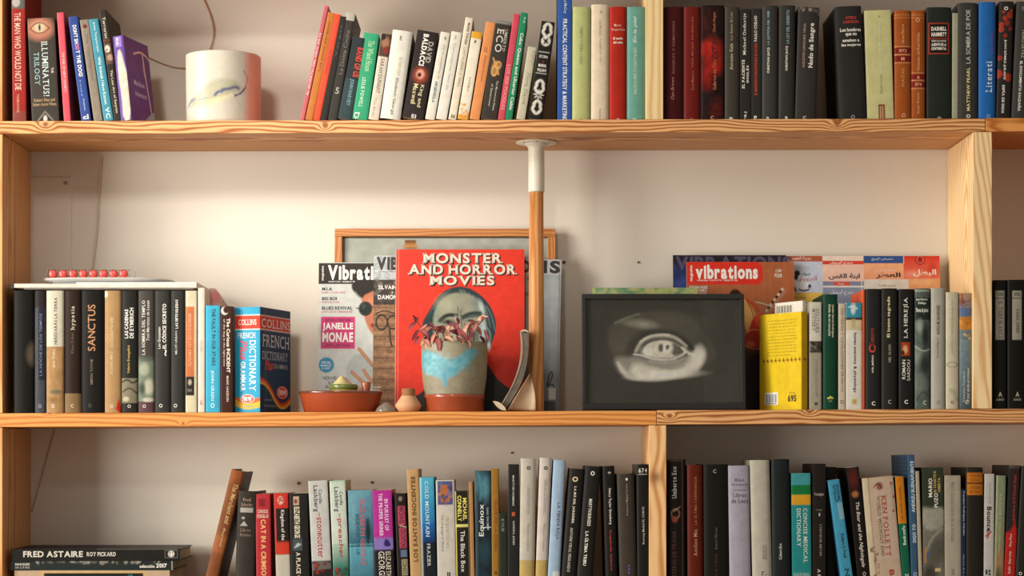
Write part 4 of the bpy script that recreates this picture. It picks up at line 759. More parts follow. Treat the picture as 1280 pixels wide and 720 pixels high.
# magazine with the S, behind the pole
q = Lean('magazine', 'pale grey blue magazine behind the wooden pole, one black capital S showing', 'magazine', 560, 698, 325, .1515, .188, .002, roll=math.radians(-1.2) * -1)
q.box('page_block', '#d8d4c8', PAGES)
P = Paint(560, 698, 325, q.base, 1.3, '#a3aaac'); P.rect(590, 325, 700, 344, '#b6baba').vgrad(600, 350, 700, 512, '#a7adae', '#8c949a').noise(.05, 5, 8).rect(685, 484, 694, 498, '#d0d0cc').rect(680, 500, 694, 512, '#4a4844', .8).line([(696, 325), (696, 512)], .8, '#6a6862')
P.line([(683, 482), (688, 474), (690, 466), (687, 463), (684, 474), (683, 484), (688, 478), (692, 482)], 1.5, '#3a3632')
q.print(P)
q.text([('O', 643, 660, 326.5, 342.5, '#33302c', 'B'), ('N', 663, 680, 326.5, 342.5, '#33302c', 'B'), ('S', 683.5, 696.5, 326.5, 342.5, '#33302c', 'B'), ('F', 656, 660, 348, 352, '#4a4640', 'b'), ('US', 653, 660, 366, 371, '#4a4640', 'b')])

# the red book
q = Lean('book', 'large red hardback facing out with a grey portrait and cream slab lettering', 'book', 494, 655.5, 313, .1325, .1700, .0125)
RED = '#de4532'
q.box('page_block', '#d8d0bc', PAGES, 497, 654, 314, q.base - 1.2, .0016, .0095, 0)
q.box('cover', RED, COVER, None, None, None, None, 0, .0016, 0); q.box('cover', RED, COVER, None, None, None, None, .0112, .0014, 0); q.box('spine', '#b03a2c', COVER, 494, 495.2, None, None, .0016, .0096, 0)
P = Paint(494, 655.5, 313, q.base, 1.9, RED); P.rect(494, 313, 495, 516, '#e0b0a0').line([(497.6, 313), (497.8, 516)], .7, '#ec9a86', smooth=0)
def cp(pts, ox=500, oy=340, s=7.2): return [(ox + x / s, oy + y / s) for x, y in pts]
P.poly([(604, 448), (612, 458), (620, 472), (634, 484), (648, 491), (656, 498), (656, 516), (494, 516), (497, 506), (510, 498), (530, 490), (540, 470)], '#353a37', 1, 1, 1)
hair = cp([(195, 520), (205, 450), (240, 390), (290, 310), (340, 230), (400, 178), (470, 145), (560, 138), (640, 160), (720, 208), (790, 280), (840, 370), (868, 470), (858, 560), (825, 640), (800, 705), (760, 760), (300, 760), (230, 640)])
P.poly(hair, '#37474a', 1, .8, 2)
for i in range(26):
    t_ = i / 25; x0 = 560 + 250 * t_; P.line(cp([(x0 - 30, 165 + 150 * t_ ** 1.5), (x0 + 20, 230 + 170 * t_), (x0 + 30 + 20 * t_, 330 + 210 * t_)]), .7, ['#6c8286', '#8aa0a2', '#23302f', '#55686c'][i % 4], .7)
for i in range(14):
    t_ = i / 13; P.line(cp([(460 - 20 * t_, 160 + 30 * t_), (380 - 60 * t_, 200 + 60 * t_), (300 - 60 * t_, 330 + 90 * t_)]), .7, ['#4f6462', '#26312f', '#6c807c'][i % 3], .6)
face = cp([(300, 520), (296, 420), (318, 340), (360, 268), (430, 212), (500, 192), (560, 200), (620, 205), (690, 250), (738, 320), (762, 400), (782, 500), (775, 620), (740, 760), (330, 760), (310, 640)])
P.poly(face, '#9d9c88', 1, 1.6, 2)
P.ell(*cp([(410, 300)])[0], 11, 10, '#b4b39c', .8, 6).ell(*cp([(680, 300)])[0], 6, 8, '#7e8c84', .8, 4, -.5).ell(*cp([(735, 330)])[0], 2.6, 8, '#c4d0ca', .9, 2, -.3).ell(*cp([(560, 300)])[0], 5, 12, '#a09f8c', .8, 4)
P.line(cp([(318, 460), (322, 400), (345, 340)]), 2.5, '#8fae9e', .8, 2)
P.line(cp([(365, 440), (400, 405), (450, 390), (510, 400)]), 4.6, '#2d3634', 1, 1.2).line(cp([(350, 450), (390, 420)]), 3, '#46524c', .8, 1.5)
P.line(cp([(570, 410), (620, 385), (680, 375), (720, 380)]), 5, '#3a4644', 1, 1.4).line(cp([(570, 430), (650, 405), (710, 395)]), 4, '#4a5752', .8, 1.6)
P.line(cp([(520, 320), (523, 390), (512, 440)]), 1.1, '#5c5a4e').line(cp([(545, 350), (548, 400), (556, 470), (552, 520)]), 1.6, '#5a5a50', .9, 1).line(cp([(560, 320), (566, 370)]), .8, '#75736a').line(cp([(500, 410), (530, 470), (520, 560)]), 3, '#b9b8a2', .8, 2)
P.ell(*cp([(430, 455)])[0], 8, 3, '#5f5c50', 1, 1.4).ell(*cp([(432, 455)])[0], 2, 1.9, '#22201c').ell(*cp([(628, 450)])[0], 7.4, 3.6, '#a9aea2', 1, 1).ell(*cp([(628, 456)])[0], 2.6, 2.4, '#25241f').line(cp([(580, 455), (610, 435), (650, 435), (680, 455)]), 1.1, '#3a3a34').line(cp([(590, 480), (630, 488), (670, 475)]), .9, '#5f6058')
P.ell(*cp([(740, 540)])[0], 4.5, 12, '#b9ccd0', .9, 2.4).ell(*cp([(680, 560)])[0], 6, 12, '#5e6a64', .8, 4).ell(*cp([(800, 600)])[0], 4, 11, '#4d5c5e', .9, 2).line(cp([(770, 500), (800, 520), (820, 600), (790, 680)]), 1.4, '#8fa4a8', .8)
P.ell(*cp([(800, 670)])[0], 2.2, 5, '#c9d4d4', .9, 1.2).line(cp([(400, 620), (460, 640), (540, 640)]), 2, '#6a6658', .8, 2).ell(*cp([(520, 570)])[0], 6, 9, '#b2b09a', .7, 4)
P.line([(578, 430), (583, 434), (590, 432), (598, 430)], 1.6, '#6c4c42').noise(.035, 1.6, 1.6)
q.print(P, e=.0003)
def slabtext(s, x0, x1, y0, y1):
    for dx, dy, c, e in ((1.5, 1.3, '#211c19', .0007), (0, 0, '#dcd3c0', .0011)):
        V, Fc = text2d(s, .036, True, 0, .03); X = x0 + V[:, 0] * (x1 - x0) + dx; Y = y1 - V[:, 1] * (y1 - y0) + dy; P_ = q.m(X, Y, e)
        meshobj('title' if e > .0009 else 'title_shadow', P_.tolist(), Fc, [lin(c)] * len(Fc), INK, q.t)
slabtext('MONSTER', 528, 628.5, 317.5, 330.6); slabtext('AND HORROR', 509.5, 646, 331.6, 344.6); slabtext('MOVIES', 536.5, 618, 345.8, 357.8)

# ================================================================== pots and small things
def px_circle(cx, yb, Y): return PX(cx, yb, Y)
zs = lambda x: shelf_z(2, x) + .0003
# saucer under the plant
Yp = .068; sp_ = (D + Yp) / F; cxw = (568 - 640) * sp_
def zpy(py, Y=Yp): return ZC + (HY - py) * (D + Y) / F
sa = thing('saucer', 'glazed terracotta saucer under the flowerpot with the turquoise drip', 'saucer', (cxw, Yp, zs(568)))
zr = zpy(493.5) - zs(568); R = 37.6 * sp_
mb = MB(); mb.lathe([(0, 0), (R * .955, 0), (R * .975, .002), (R * .985, zr * .75), (R * 1.01, zr * .8), (R * 1.015, zr * .97), (R * .99, zr), (R * .95, zr * .97), (R * .94, .006), (0, .005)], 64, lin('#b5532c'), .98)
mb.build('dish', plain('terracotta_glaze', '#9a472a', .25, 0, .5, .12, 30, 0, .4), sa)
# plant pot: painted glaze on the clay
pot = thing('potted_plant', 'stoneware flowerpot with a turquoise drip holding withered red leaves', 'potted plant', (cxw, Yp, zs(568) + .0054))
zoff = zs(568) + .0054
prof_px = [(33.0, 512), (35.5, 493), (38.5, 475), (40.3, 455), (41.0, 438), (40.8, 425), (40.4, 421)]
def pr(py): return float(np.interp(py, [429, 431, 438, 455, 475, 493, 512], [40.4, 40.9, 41.5, 41.2, 39.8, 37.2, 34.0]))
P = Paint(520, 616, 420, 514, 1.3, '#8f8870')
P.noise(.10, 5, 3).noise(.06, 1.5, 1.5)
G = '#62a2ae'
P.poly([(527, 444), (530, 437), (540, 441), (548, 444), (556, 449), (566, 452), (578, 444), (584, 438), (592, 436), (598, 439), (594, 449), (584, 458), (577, 464), (571, 470), (566, 473), (560, 474), (559, 484), (556.5, 485), (554, 476), (548, 473), (540, 470), (533, 468), (527, 462)], G, .95, 1.8, 2)
P.blotch(532, 445, 590, 468, ['#3f93ab', '#78b8c0', '#8cc0c4'], 60, 1, 4, .45).line([(556, 468), (558, 482)], 3, '#3f93ab', .8, 1).poly([(545, 437), (556, 449), (566, 452), (578, 444), (575, 430), (550, 430)], '#989278', .5, 4)
nA, nZ = 150, 72
mb = MB(); V = []; Cc = []
for i in range(nZ + 1):
    py = 512 - (512 - 429) * i / nZ; r = pr(py) * sp_; z = zpy(py) - zoff
    for j in range(nA):
        th = 2 * math.pi * j / nA; V.append((r * math.sin(th), -r * math.cos(th) * .9, z))
        fx = 568 + pr(py) * math.sin(th); ix = int((fx - P.x0) / (P.x1 - P.x0) * (P.w - 1)); iy = int((py - P.y0) / (P.y1 - P.y0) * (P.h - 1))
        c = P.A[iy, ix]
        if math.cos(th) < 0: c = P.A[iy, 8] if False else lin('#8f8870')
        Cc.append(c)
zrim = V[-1][2]; rr = pr(429) * sp_
for f_, dz in ((.985, .0016), (.94, .0016), (.915, -.001), (.9, -.012)):
    for j in range(nA):
        th = 2 * math.pi * j / nA; V.append((rr * f_ * math.sin(th), -rr * f_ * math.cos(th) * .9, zrim + dz)); Cc.append(lin('#857d66'))
Fc = [(i * nA + j, i * nA + (j + 1) % nA, (i + 1) * nA + (j + 1) % nA, (i + 1) * nA + j) for i in range(nZ + 4) for j in range(nA)]
Fc.append(tuple(range(nA))[::-1])
meshobj('pot', V, Fc, None, print_mat('stoneware', .5, .4, .08), pot, True, vcols=Cc)
mb = MB(); mb.lathe([(rr * .9, zrim - .011), (rr * .5, zrim - .008), (0, zrim - .007)], 32, lin('#3f3026'), .96); mb.build('soil', plain('soil', '#3f3026', .95, 0, .2, .4, 200), pot)
rnd = random.Random(5)
def leaf(base, tip, width, col, col2, bend=.2, nrm=(0, -1, .3)):
    b, t_ = Vector(base), Vector(tip); d_ = t_ - b; L_ = d_.length; u = d_.normalized(); s_ = u.cross(Vector(nrm)).normalized(); n_ = s_.cross(u)
    V = []; C = []; n = 7
    for i in range(n):
        f = i / (n - 1); w_ = width * math.sin(math.pi * min(1, f * .92 + .06)) ** .8; p = b + d_ * f + n_ * (bend * L_ * math.sin(math.pi * f)) + Vector((0, 0, -.15 * L_ * f * f))
        for k_, o_ in ((-1, .3), (0, 0), (1, .3)): V.append(tuple(p + s_ * w_ * k_ + n_ * w_ * o_)); C.append(lin(col) * (1 - f * .3) + lin(col2) * f * .3 if k_ else lin(col2))
    Fc = [(i * 3 + k_, i * 3 + k_ + 1, i * 3 + k_ + 4, i * 3 + k_ + 3) for i in range(n - 1) for k_ in (0, 1)]
    return meshobj('leaf', V, Fc, None, LEAF, pot, True, vcols=C)
LEAF = print_mat('dry_leaf', .6, .3, .25)
def LP(px, py, y): v = PX(px, py, y); return (v.x - cxw, v.y - Yp, v.z - zoff)
stems = [((540, 424), (530, 414), (521, 402), (517, 396)), ((541, 424), (530, 418), (523, 412)), ((556, 424), (552, 412), (562, 405), (572, 404)), ((572, 424), (570, 412), (566, 404)), ((585, 424), (584, 414), (590, 405), (600, 399)), ((562, 422), (548, 413), (536, 410), (526, 413)), ((592, 424), (592, 412), (600, 404), (609, 394)), ((578, 424), (582, 412), (580, 404)), ((548, 424), (546, 416), (543, 412))]
mb = MB()
for s_i, st in enumerate(stems):
    yy = .035 + .05 * ((s_i * 37) % 10) / 10; p0 = LP(st[0][0], 428, yy + .01)
    mb.tube([p0] + [LP(x, y, yy) for x, y in Paint.chaikin(st, 2, False)], .0011, 6, lin('#7a4438'))
mb.build('stems', LEAF, pot)['kind'] = 'stuff'
reds = [('#5e2026', '#94464a'), ('#7c2c32', '#b86a64'), ('#94443f', '#c98874'), ('#4c1a20', '#7a3238'), ('#a87058', '#dcb494'), ('#6a262c', '#9c4e4e')]
fixed = [((521, 402), (510, 411), 2.0, 0), ((520, 403), (516, 392), 1.8, 3), ((521, 403), (523, 394), 1.5, 0), ((523, 412), (515, 424), 2.2, 3), ((524, 420), (519, 430), 1.8, 0), ((524, 413), (534, 403), 1.8, 2), ((526, 413), (536, 421), 3.4, 1), ((530, 416), (540, 407), 3, 2), ((533, 418), (526, 430), 2.6, 4),
         ((535, 420), (531, 436), 2.6, 4), ((540, 418), (548, 428), 3, 1), ((545, 416), (539, 428), 2.4, 2), ((548, 424), (549, 437), 2.6, 1), ((552, 422), (547, 436), 2.2, 5), ((552, 414), (540, 408), 3, 5), ((556, 408), (546, 416), 3, 0), ((560, 406), (571, 403), 2.4, 3), ((563, 405), (556, 420), 3.2, 4), ((566, 408), (560, 418), 3, 4),
         ((570, 404), (574, 414), 3.2, 0), ((574, 405), (571, 395), 2, 3), ((572, 410), (579, 420), 3.2, 5), ((575, 412), (584, 426), 2.6, 1), ((580, 420), (577, 430), 2, 4), ((582, 405), (591, 419), 2.8, 2), ((588, 402), (579, 420), 2.8, 4), ((592, 400), (583, 410), 2.4, 1), ((596, 401), (610, 393), 2.8, 4), ((598, 401), (590, 415), 2.4, 2), ((601, 399), (607, 396), 2, 5), ((590, 412), (586, 430), 2.2, 0), ((585, 425), (587, 436), 1.6, 4),
         ((605, 412), (611, 424), 1.6, 1), ((594, 408), (602, 418), 2.4, 2), ((600, 420), (606, 428), 2, 3), ((566, 421), (556, 425), 2.4, 1), ((570, 421), (578, 426), 2, 0), ((538, 424), (529, 421), 2, 3), ((543, 411), (537, 402), 1.8, 5), ((556, 421), (567, 426), 2.6, 4), ((562, 414), (573, 418), 2.8, 3), ((530, 424), (538, 432), 2.8, 2)]
for i, (b_, t_, w_, c_) in enumerate(fixed):
    def front(px): u = min(.97, abs(px - 568) / 41.5); return Yp - 41.5 * sp_ * .9 * math.sqrt(1 - u * u)
    if max(b_[1], t_[1]) > 425: yb = front(b_[0]) + (.002 if b_[1] < 424 else -.003); yt_ = front(t_[0]) - .005
    else: yb = .022 + rnd.random() * .03; yt_ = yb - .012 + rnd.random() * .02
    leaf(LP(*b_, yb), LP(*t_, yt_), w_ * sp_ * 1.15, reds[c_][0], reds[c_][1], rnd.uniform(-.15, .25), (rnd.uniform(-.4, .4), -1, rnd.uniform(.0, .6)))

# terracotta oval dish with things in it
Yb = .069; s_ = (D + Yb) / F; xb_ = (426 - 640) * s_
bd = thing('dish', 'oval terracotta dish with a dark glazed rim in front of the pink block magazine', 'bowl', (xb_, Yb, zs(426)))
H = ZC + (HY - 489.5) * s_ - zs(426)
mb = MB(); R = 52 * s_
mb.lathe([(0, 0), (R * .86, 0), (R * .885, .001), (R * .985, H * .86), (R * 1.0, H * .9), (R * 1.0, H * .98), (R * .975, H), (R * .94, H * .95), (R * .84, .007), (0, .005)], 72, lin('#b04a24'), .72)
o = mb.build('bowl_body', plain('terracotta_red', '#9e4626', .35, 0, .5, .12, 25), bd)
mb = MB(); mb.lathe([(R * .99, H * .88), (R * 1.006, H * .9), (R * 1.006, H * .985), (R * .975, H * 1.012), (R * .94, H * .95), (R * .93, H * .9)], 72, lin('#5c3226'), .72); mb.build('rim', plain('dark_glaze_rim', '#6e3c2a', .2, 0, .6, .35, 60, 0, .5), bd)
yj = thing('little_pot', 'small yellow pot with a green rim and pointed lid inside the terracotta dish', 'pot', ((429.5 - 640) * s_, Yb, zs(426) + .0056))
hz = ZC + (HY - 480.5) * s_ - yj.location.z; r_ = 17.2 * s_
mb = MB(); mb.lathe([(0, 0), (r_ * .7, 0), (r_ * .97, hz * .55), (r_ * .95, hz * .78)], 48, lin('#d9b650')); mb.build('pot_body', plain('yellow_glaze', '#dcb956', .3, 0, .5, .1, 30), yj)
mb = MB(); mb.lathe([(r_ * .93, hz * .76), (r_ * 1.03, hz * .82), (r_ * 1.04, hz * .95), (r_ * .98, hz), (r_ * .9, hz * .97)], 48, lin('#5c6a34')); mb.build('rim', plain('green_glaze', '#6a7436', .25, 0, .5, .25, 60), yj)
mb = MB(); mb.lathe([(r_ * .92, hz * .9), (r_ * .45, hz * 1.12), (r_ * .2, hz * 1.28), (0, hz * 1.36)], 32, lin('#cdbf86'), 1, -.004); mb.build('lid', plain('cream_lid', '#cbbd84', .4), yj)
mb = MB(); r2 = 5.6 * s_; bt_ = thing('little_cup', 'small brown ceramic cup standing inside the terracotta dish, right of the yellow pot', 'cup', ((457.5 - 640) * s_, Yb, zs(426) + .0056)); hc = ZC + (HY - 477.5) * s_ - bt_.location.z
mb.lathe([(0, 0), (r2 * .8, 0), (r2 * .92, hc * .7), (r2 * 1.1, hc * .97), (r2 * 1.0, hc), (r2 * .85, hc * .9), (r2 * .75, hc * .3), (0, hc * .28)], 32, lin('#9c5a34')); mb.build('cup_body', plain('brown_glaze', '#9a5632', .3, 0, .5, .12), bt_)

# clay stopper shape
Yc = .045; s_ = (D + Yc) / F
cl = thing('clay_vessel', 'tiny unglazed clay vessel with a wide brown neck beside the flowerpot', 'vessel', ((510.5 - 640) * s_, Yc, zs(510)))
h_ = ZC + (HY - 485.5) * s_ - zs(510); k_ = s_
mb = MB(); mb.lathe([(0, 0), (11.5 * k_, 0), (13 * k_, .001), (16.3 * k_, h_ * .22), (16.5 * k_, h_ * .28), (14 * k_, h_ * .42), (10.2 * k_, h_ * .6), (9 * k_, h_ * .68)], 48, lin('#c99a72')); mb.build('vessel_body', plain('pale_clay', '#cb9c74', .7, 0, .3, .1, 60), cl)
mb = MB(); mb.lathe([(9 * k_, h_ * .67), (8.2 * k_, h_ * .75), (8.6 * k_, h_ * .95), (7.8 * k_, h_), (6 * k_, h_ * .97), (5.5 * k_, h_ * .7), (0, h_ * .69)], 40, lin('#8f6242')); mb.build('neck', plain('brown_clay', '#93653f', .75, 0, .3, .25, 90), cl)
# glass dome
Yg = .045; gd = thing('glass_stopper', 'low clear glass stopper between the terracotta dish and the clay vessel', 'glass', ((482.5 - 640) * s_, Yg, zs(482)))
mb = MB(); mb.lathe([(0, 0), (13 * k_, 0), (13.5 * k_, .0012), (12 * k_, .0065), (8.5 * k_, .0125), (4.5 * k_, .0168), (2.4 * k_, .0185), (0, .019)], 40, lin('#a09484')); mb.build('glass_body', plain('cloudy_glass', '#b3a798', .12, 0, .6, .05, 40, .55), gd)

# booklet bent against the pole
Y0, Y1 = .055, .107; s_ = (D + Y0) / F
bl_ = thing('bent_booklet', 'small curled booklet propped against the wooden pole with one page fanned out', 'booklet', PX(650, shelf_py(2, 650), Y0)); bl_.location.z = zs(650)
def rel(px, py, y): v = PX(px, py, Y0); return (v.x - bl_.location.x, y - Y0, v.z - bl_.location.z)
def strip(name, left, right, y0, y1, col, mat):
    Lp, Rp = Paint.chaikin(left, 2, False), Paint.chaikin(right, 2, False); n = len(Lp)
    V = [rel(*p, y0) for p in Lp] + [rel(*p, y0) for p in Rp] + [rel(*p, y1) for p in Lp] + [rel(*p, y1) for p in Rp]
    Fc = []; C = []
    for i in range(n - 1):
        Fc += [(i, i + 1, n + i + 1, n + i), (2 * n + i, 3 * n + i, 3 * n + i + 1, 2 * n + i + 1), (i, 2 * n + i, 2 * n + i + 1, i + 1), (n + i, n + i + 1, 3 * n + i + 1, 3 * n + i)]
    Fc += [(0, n, 3 * n, 2 * n), (n - 1, 3 * n - 1, 4 * n - 1, 2 * n - 1)]
    return meshobj(name, V, Fc, [lin(col)] * len(Fc), mat, bl_)
strip('page_block', [(652.4, 415), (654.5, 430), (653.5, 448), (649, 465), (642, 482), (633, 498), (627, 509)], [(660.5, 416), (660.8, 432), (659.5, 450), (656, 467), (649.5, 484), (640, 500), (632.5, 511)], Y0 + .001, Y1, '#6e665a', print_mat('page_edges', .9, .1, .3))
strip('cover', [(650, 414), (651.3, 430), (650, 450), (645.5, 468), (638, 486), (630, 499), (625.5, 506)], [(652.0, 414.5), (654, 430), (653, 448), (648.5, 465), (641.5, 482), (632.6, 498), (626.6, 508.6)], Y0, Y1 + .001, '#a89a8a', MATTE)
strip('cover', [(650, 414), (652, 412.5), (656.5, 411.5), (660, 413.5)], [(652, 415), (653, 414.5), (656.5, 413.8), (660.5, 415.8)], Y0, Y1 + .001, '#cdbba4', MATTE)
strip('curled_page', [(616, 501.5), (621, 501.8), (626, 504), (631, 509)], [(616.4, 502.2), (620.5, 508), (626, 512.6), (633, 513.4)], Y0 - .012, Y1 - .01, '#d8c6ae', MATTE)
V = []; C = []; n = 14
for i in range(n + 1):
    f = i / n
    for j in range(11):
        g = j / 10; x0, y0_ = 634 + (662.5 - 634) * f, 512.6 + (467.5 - 512.6) * f; x1, y1_ = 634 + (669 - 634) * f ** .6, 513.0 - (513.0 - 480) * max(0, f - .55) * 0
        ex = 662.5 + 7 * math.sin(min(1, (1 - f) * 1.2) * math.pi / 2); ey = 467.5 + (513 - 467.5) * (1 - f)
        V.append(rel(x0 + (ex - x0) * g, y0_ + (ey - y0_) * g, Y0 - .006 + .016 * math.sin(math.pi * g * .8) + .01 * (1 - f)))
Fc = [(i * 11 + j, i * 11 + j + 1, (i + 1) * 11 + j + 1, (i + 1) * 11 + j) for i in range(n) for j in range(10)]
o = meshobj('loose_page', V, Fc, [lin('#d6c1a4')] * len(Fc), MATTE, bl_, True); sm = o.modifiers.new('thick', 'SOLIDIFY'); sm.thickness = .0005

# ================================================================== white mug on the top shelf
Ym = .082; s_ = (D + Ym) / F; xm = (279.3 - 640) * s_; zb_ = shelf_z(1, 279) + .0003
mug = thing('mug', 'large white ceramic mug with a faint blue and olive bird drawing', 'mug', (xm, Ym, zb_))
Hm = ZC + (HY - 71.5) * s_ - zb_
P = Paint(228, 332, 68, 154, 1.8, '#c6bead')
P.poly([(243, 130), (252, 120), (262, 110), (275, 103), (288, 102), (300, 104), (308, 112), (300, 118), (288, 123), (274, 130), (262, 134), (248, 133)], '#aaa688', .85, 3, 2)
P.poly([(256, 132), (270, 126), (286, 122), (298, 118), (296, 123), (280, 128), (268, 134)], '#dcd09c', .8, 2, 1)
P.line([(239, 131), (243, 126), (249, 124)], 2, '#44537a', .8, 1).line([(240, 128), (244, 123), (248, 121)], .8, '#44537a', .7).line([(241, 133), (247, 130), (246, 125)], .8, '#5a6a88', .7)
P.line([(275, 121), (279, 117), (284, 117)], 3, '#2f3878', .9, 1).line([(284, 115), (292, 114), (300, 111), (303, 113)], 3, '#2f3674', .85, 1.2).line([(298, 121), (305, 119), (310, 112), (313, 103), (313, 98), (309, 93)], 1.1, '#34385a', .85).line([(299, 122), (306, 118), (311, 111)], 1.8, '#2c3166', .8).line([(254, 126), (260, 125), (265, 124)], 1.4, '#54628a', .6)
P.line([(300, 121), (302, 128), (305, 133)], .8, '#9a9a94', .6).blotch(262, 104, 300, 120, ['#9aa096', '#b0ac8c', '#8a92a0'], 30, .5, 1.4, .35)
P.rect(312, 60, 340, 160, '#dc8f74', .85, 4)  # soft salmon band: red light reflected on the right side, painted into the colour
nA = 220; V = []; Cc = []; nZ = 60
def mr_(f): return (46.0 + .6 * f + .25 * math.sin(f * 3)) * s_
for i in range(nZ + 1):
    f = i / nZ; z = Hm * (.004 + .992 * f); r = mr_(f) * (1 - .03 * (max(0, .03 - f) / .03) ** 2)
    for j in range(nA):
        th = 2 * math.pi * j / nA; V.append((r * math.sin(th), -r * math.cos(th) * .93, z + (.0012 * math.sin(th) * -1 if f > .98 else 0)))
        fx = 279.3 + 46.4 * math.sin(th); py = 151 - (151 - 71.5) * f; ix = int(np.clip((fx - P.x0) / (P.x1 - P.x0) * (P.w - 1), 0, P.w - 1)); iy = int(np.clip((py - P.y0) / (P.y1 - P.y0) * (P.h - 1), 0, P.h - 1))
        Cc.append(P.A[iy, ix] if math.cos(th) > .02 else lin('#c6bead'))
for r_f, z in ((.985, Hm + .0008), (.955, Hm + .0006), (.94, Hm - .003), (.93, .012), (.5, .008), (.01, .008)):
    for j in range(nA):
        th = 2 * math.pi * j / nA; V.append((mr_(1) * r_f * math.sin(th), -mr_(1) * r_f * math.cos(th) * .93, z)); Cc.append(lin('#c6bead'))
Fc = [(i * nA + j, i * nA + (j + 1) % nA, (i + 1) * nA + (j + 1) % nA, (i + 1) * nA + j) for i in range(nZ + 6) for j in range(nA)]
Fc.append(tuple(range(nA))[::-1])
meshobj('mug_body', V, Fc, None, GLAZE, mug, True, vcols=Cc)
# handle at the back
mb = MB(); mb.tube([(0.02 + .01 * 0, mr_(.2) * .93 - .004 + d_, z) for d_, z in ((0, .028), (.012, .032), (.02, .05), (.021, .07), (.014, .088), (0, .094))], .005, 12, lin('#c6bead')); 
# the body's salmon band is a red reflection carried in its vertex colours
# ================================================================== right half of the middle shelf
# green book behind the eye drawing
q = Lean('book', 'green and yellow mottled book, only its top edge shows behind the eye drawing', 'book', 740, 873, 360.5, .112, .136, .010)
q.box('page_block', '#cfc8b0', PAGES, 741, 872, 361.5, None, .001, .008, 0); q.box('cover', '#7d9a72', COVER, None, None, None, None, 0, .001, 0); q.box('cover', '#4d5b48', COVER, None, None, None, None, .009, .001, 0)
P = Paint(740, 873, 360.5, q.base, 1, '#86a078'); P.blotch(740, 361, 873, 380, ['#6f9468', '#b9b878', '#a0b07c', '#5c8a6c', '#c9c08a'], 90, 2, 9, .45); q.print(P)
# dark magazine
q = Lean('magazine', 'dark violet magazine rearmost behind the red logo magazine, its masthead in faint capitals', 'magazine', 842, 984, 319.5, .160, .196, .003)
q.box('page_block', '#6a6258', PAGES)
P = Paint(842, 984, 319.5, q.base, 1.2, '#332c35'); P.rect(840, 332, 862, 520, '#34406c', 1, 5).noise(.25, 6, 6).poly([(842, 352), (862, 345), (862, 362), (842, 364)], '#4a5a94', .7, 4); q.print(P)
q.text([('VIBRATIONS', 845, 990, 321, 338, '#50475e', 'B')])
# brown and red magazine
q = Lean('magazine', 'brown orange music magazine with a rounded red logo box and red fruit shapes', 'magazine', 859, 994, 328, .146, .184, .0035)
q.box('page_block', '#c9c0b0', PAGES)
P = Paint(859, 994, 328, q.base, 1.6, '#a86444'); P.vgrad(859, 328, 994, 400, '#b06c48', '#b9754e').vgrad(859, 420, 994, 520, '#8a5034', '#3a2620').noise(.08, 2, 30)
P.rect(859, 328, 948, 356, '#d8402f').ell(946, 336, 8.5, 8.5, '#d8402f').ell(946, 347, 8.5, 9, '#d8402f').rect(940, 336, 954.5, 348, '#d8402f')
P.ell(920, 374, 9, 12, '#3a2a24', 1, 1).poly([(930, 384), (926, 370), (934, 376), (942, 388), (950, 402), (953, 420), (940, 424), (930, 410)], '#dcae6c', 1, 1, 2).line([(934, 376), (941, 390), (944, 402)], 1, '#7a3a24').line([(933, 374), (944, 382), (950, 392)], 2, '#c8442c')
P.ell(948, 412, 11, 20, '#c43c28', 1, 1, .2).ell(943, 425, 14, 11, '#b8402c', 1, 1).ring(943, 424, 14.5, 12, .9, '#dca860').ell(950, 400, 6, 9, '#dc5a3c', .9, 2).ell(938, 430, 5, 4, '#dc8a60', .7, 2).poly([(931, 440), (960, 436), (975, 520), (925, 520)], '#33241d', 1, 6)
for i in range(9): P.rect(958 + i * 2.4, 386 - i * 3.2, 961 + i * 2.4, 389 - i * 3.2, ['#d8ccb4', '#3a302a'][i % 2])
P.line([(955, 396), (963, 388), (982, 364)], 4.5, '#c08c78', .8, 1).line([(946, 378), (956, 380), (966, 384)], 1.4, '#cfc4b4').line([(948, 392), (958, 386), (968, 389)], 1.2, '#a88a74')
for i in range(9): P.rect(957.5 + i * 2.6, 388 - i * 3.3, 959.5 + i * 2.6, 390 - i * 3.3, ['#e0d4bc', '#3a302a'][i % 2])
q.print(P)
q.text([('vibrations', 870.5, 948.5, 331.5, 349.5, '#ece6dc', 'B'), ('magazine', 863, 867.5, 332.5, 352, '#ece6dc', 'b', 'u'), ('WORLD MUSIC', 872, 886, 350.2, 352, '#ece6dc', 'b'), ('JAZZ ELECTRO', 888, 904, 350.2, 352, '#ece6dc', 'b'), ('FREE STYLE', 906, 923, 350.2, 352, '#ece6dc', 'b'),
    ('NOUVEAU NOISE', 862.5, 885, 358, 361.4, '#ece6dc', 'b'), ('AIMEZ', 874, 884, 362, 365, '#ece6dc', 'b'), ('MOUV', 875, 884, 366, 368.4, '#ece6dc', 'b'), ("L'UN", 971, 978, 337, 341, '#e8dccc', 'b'), ('POUR', 969.5, 979, 342.5, 347.5, '#e8dccc', 'b')])
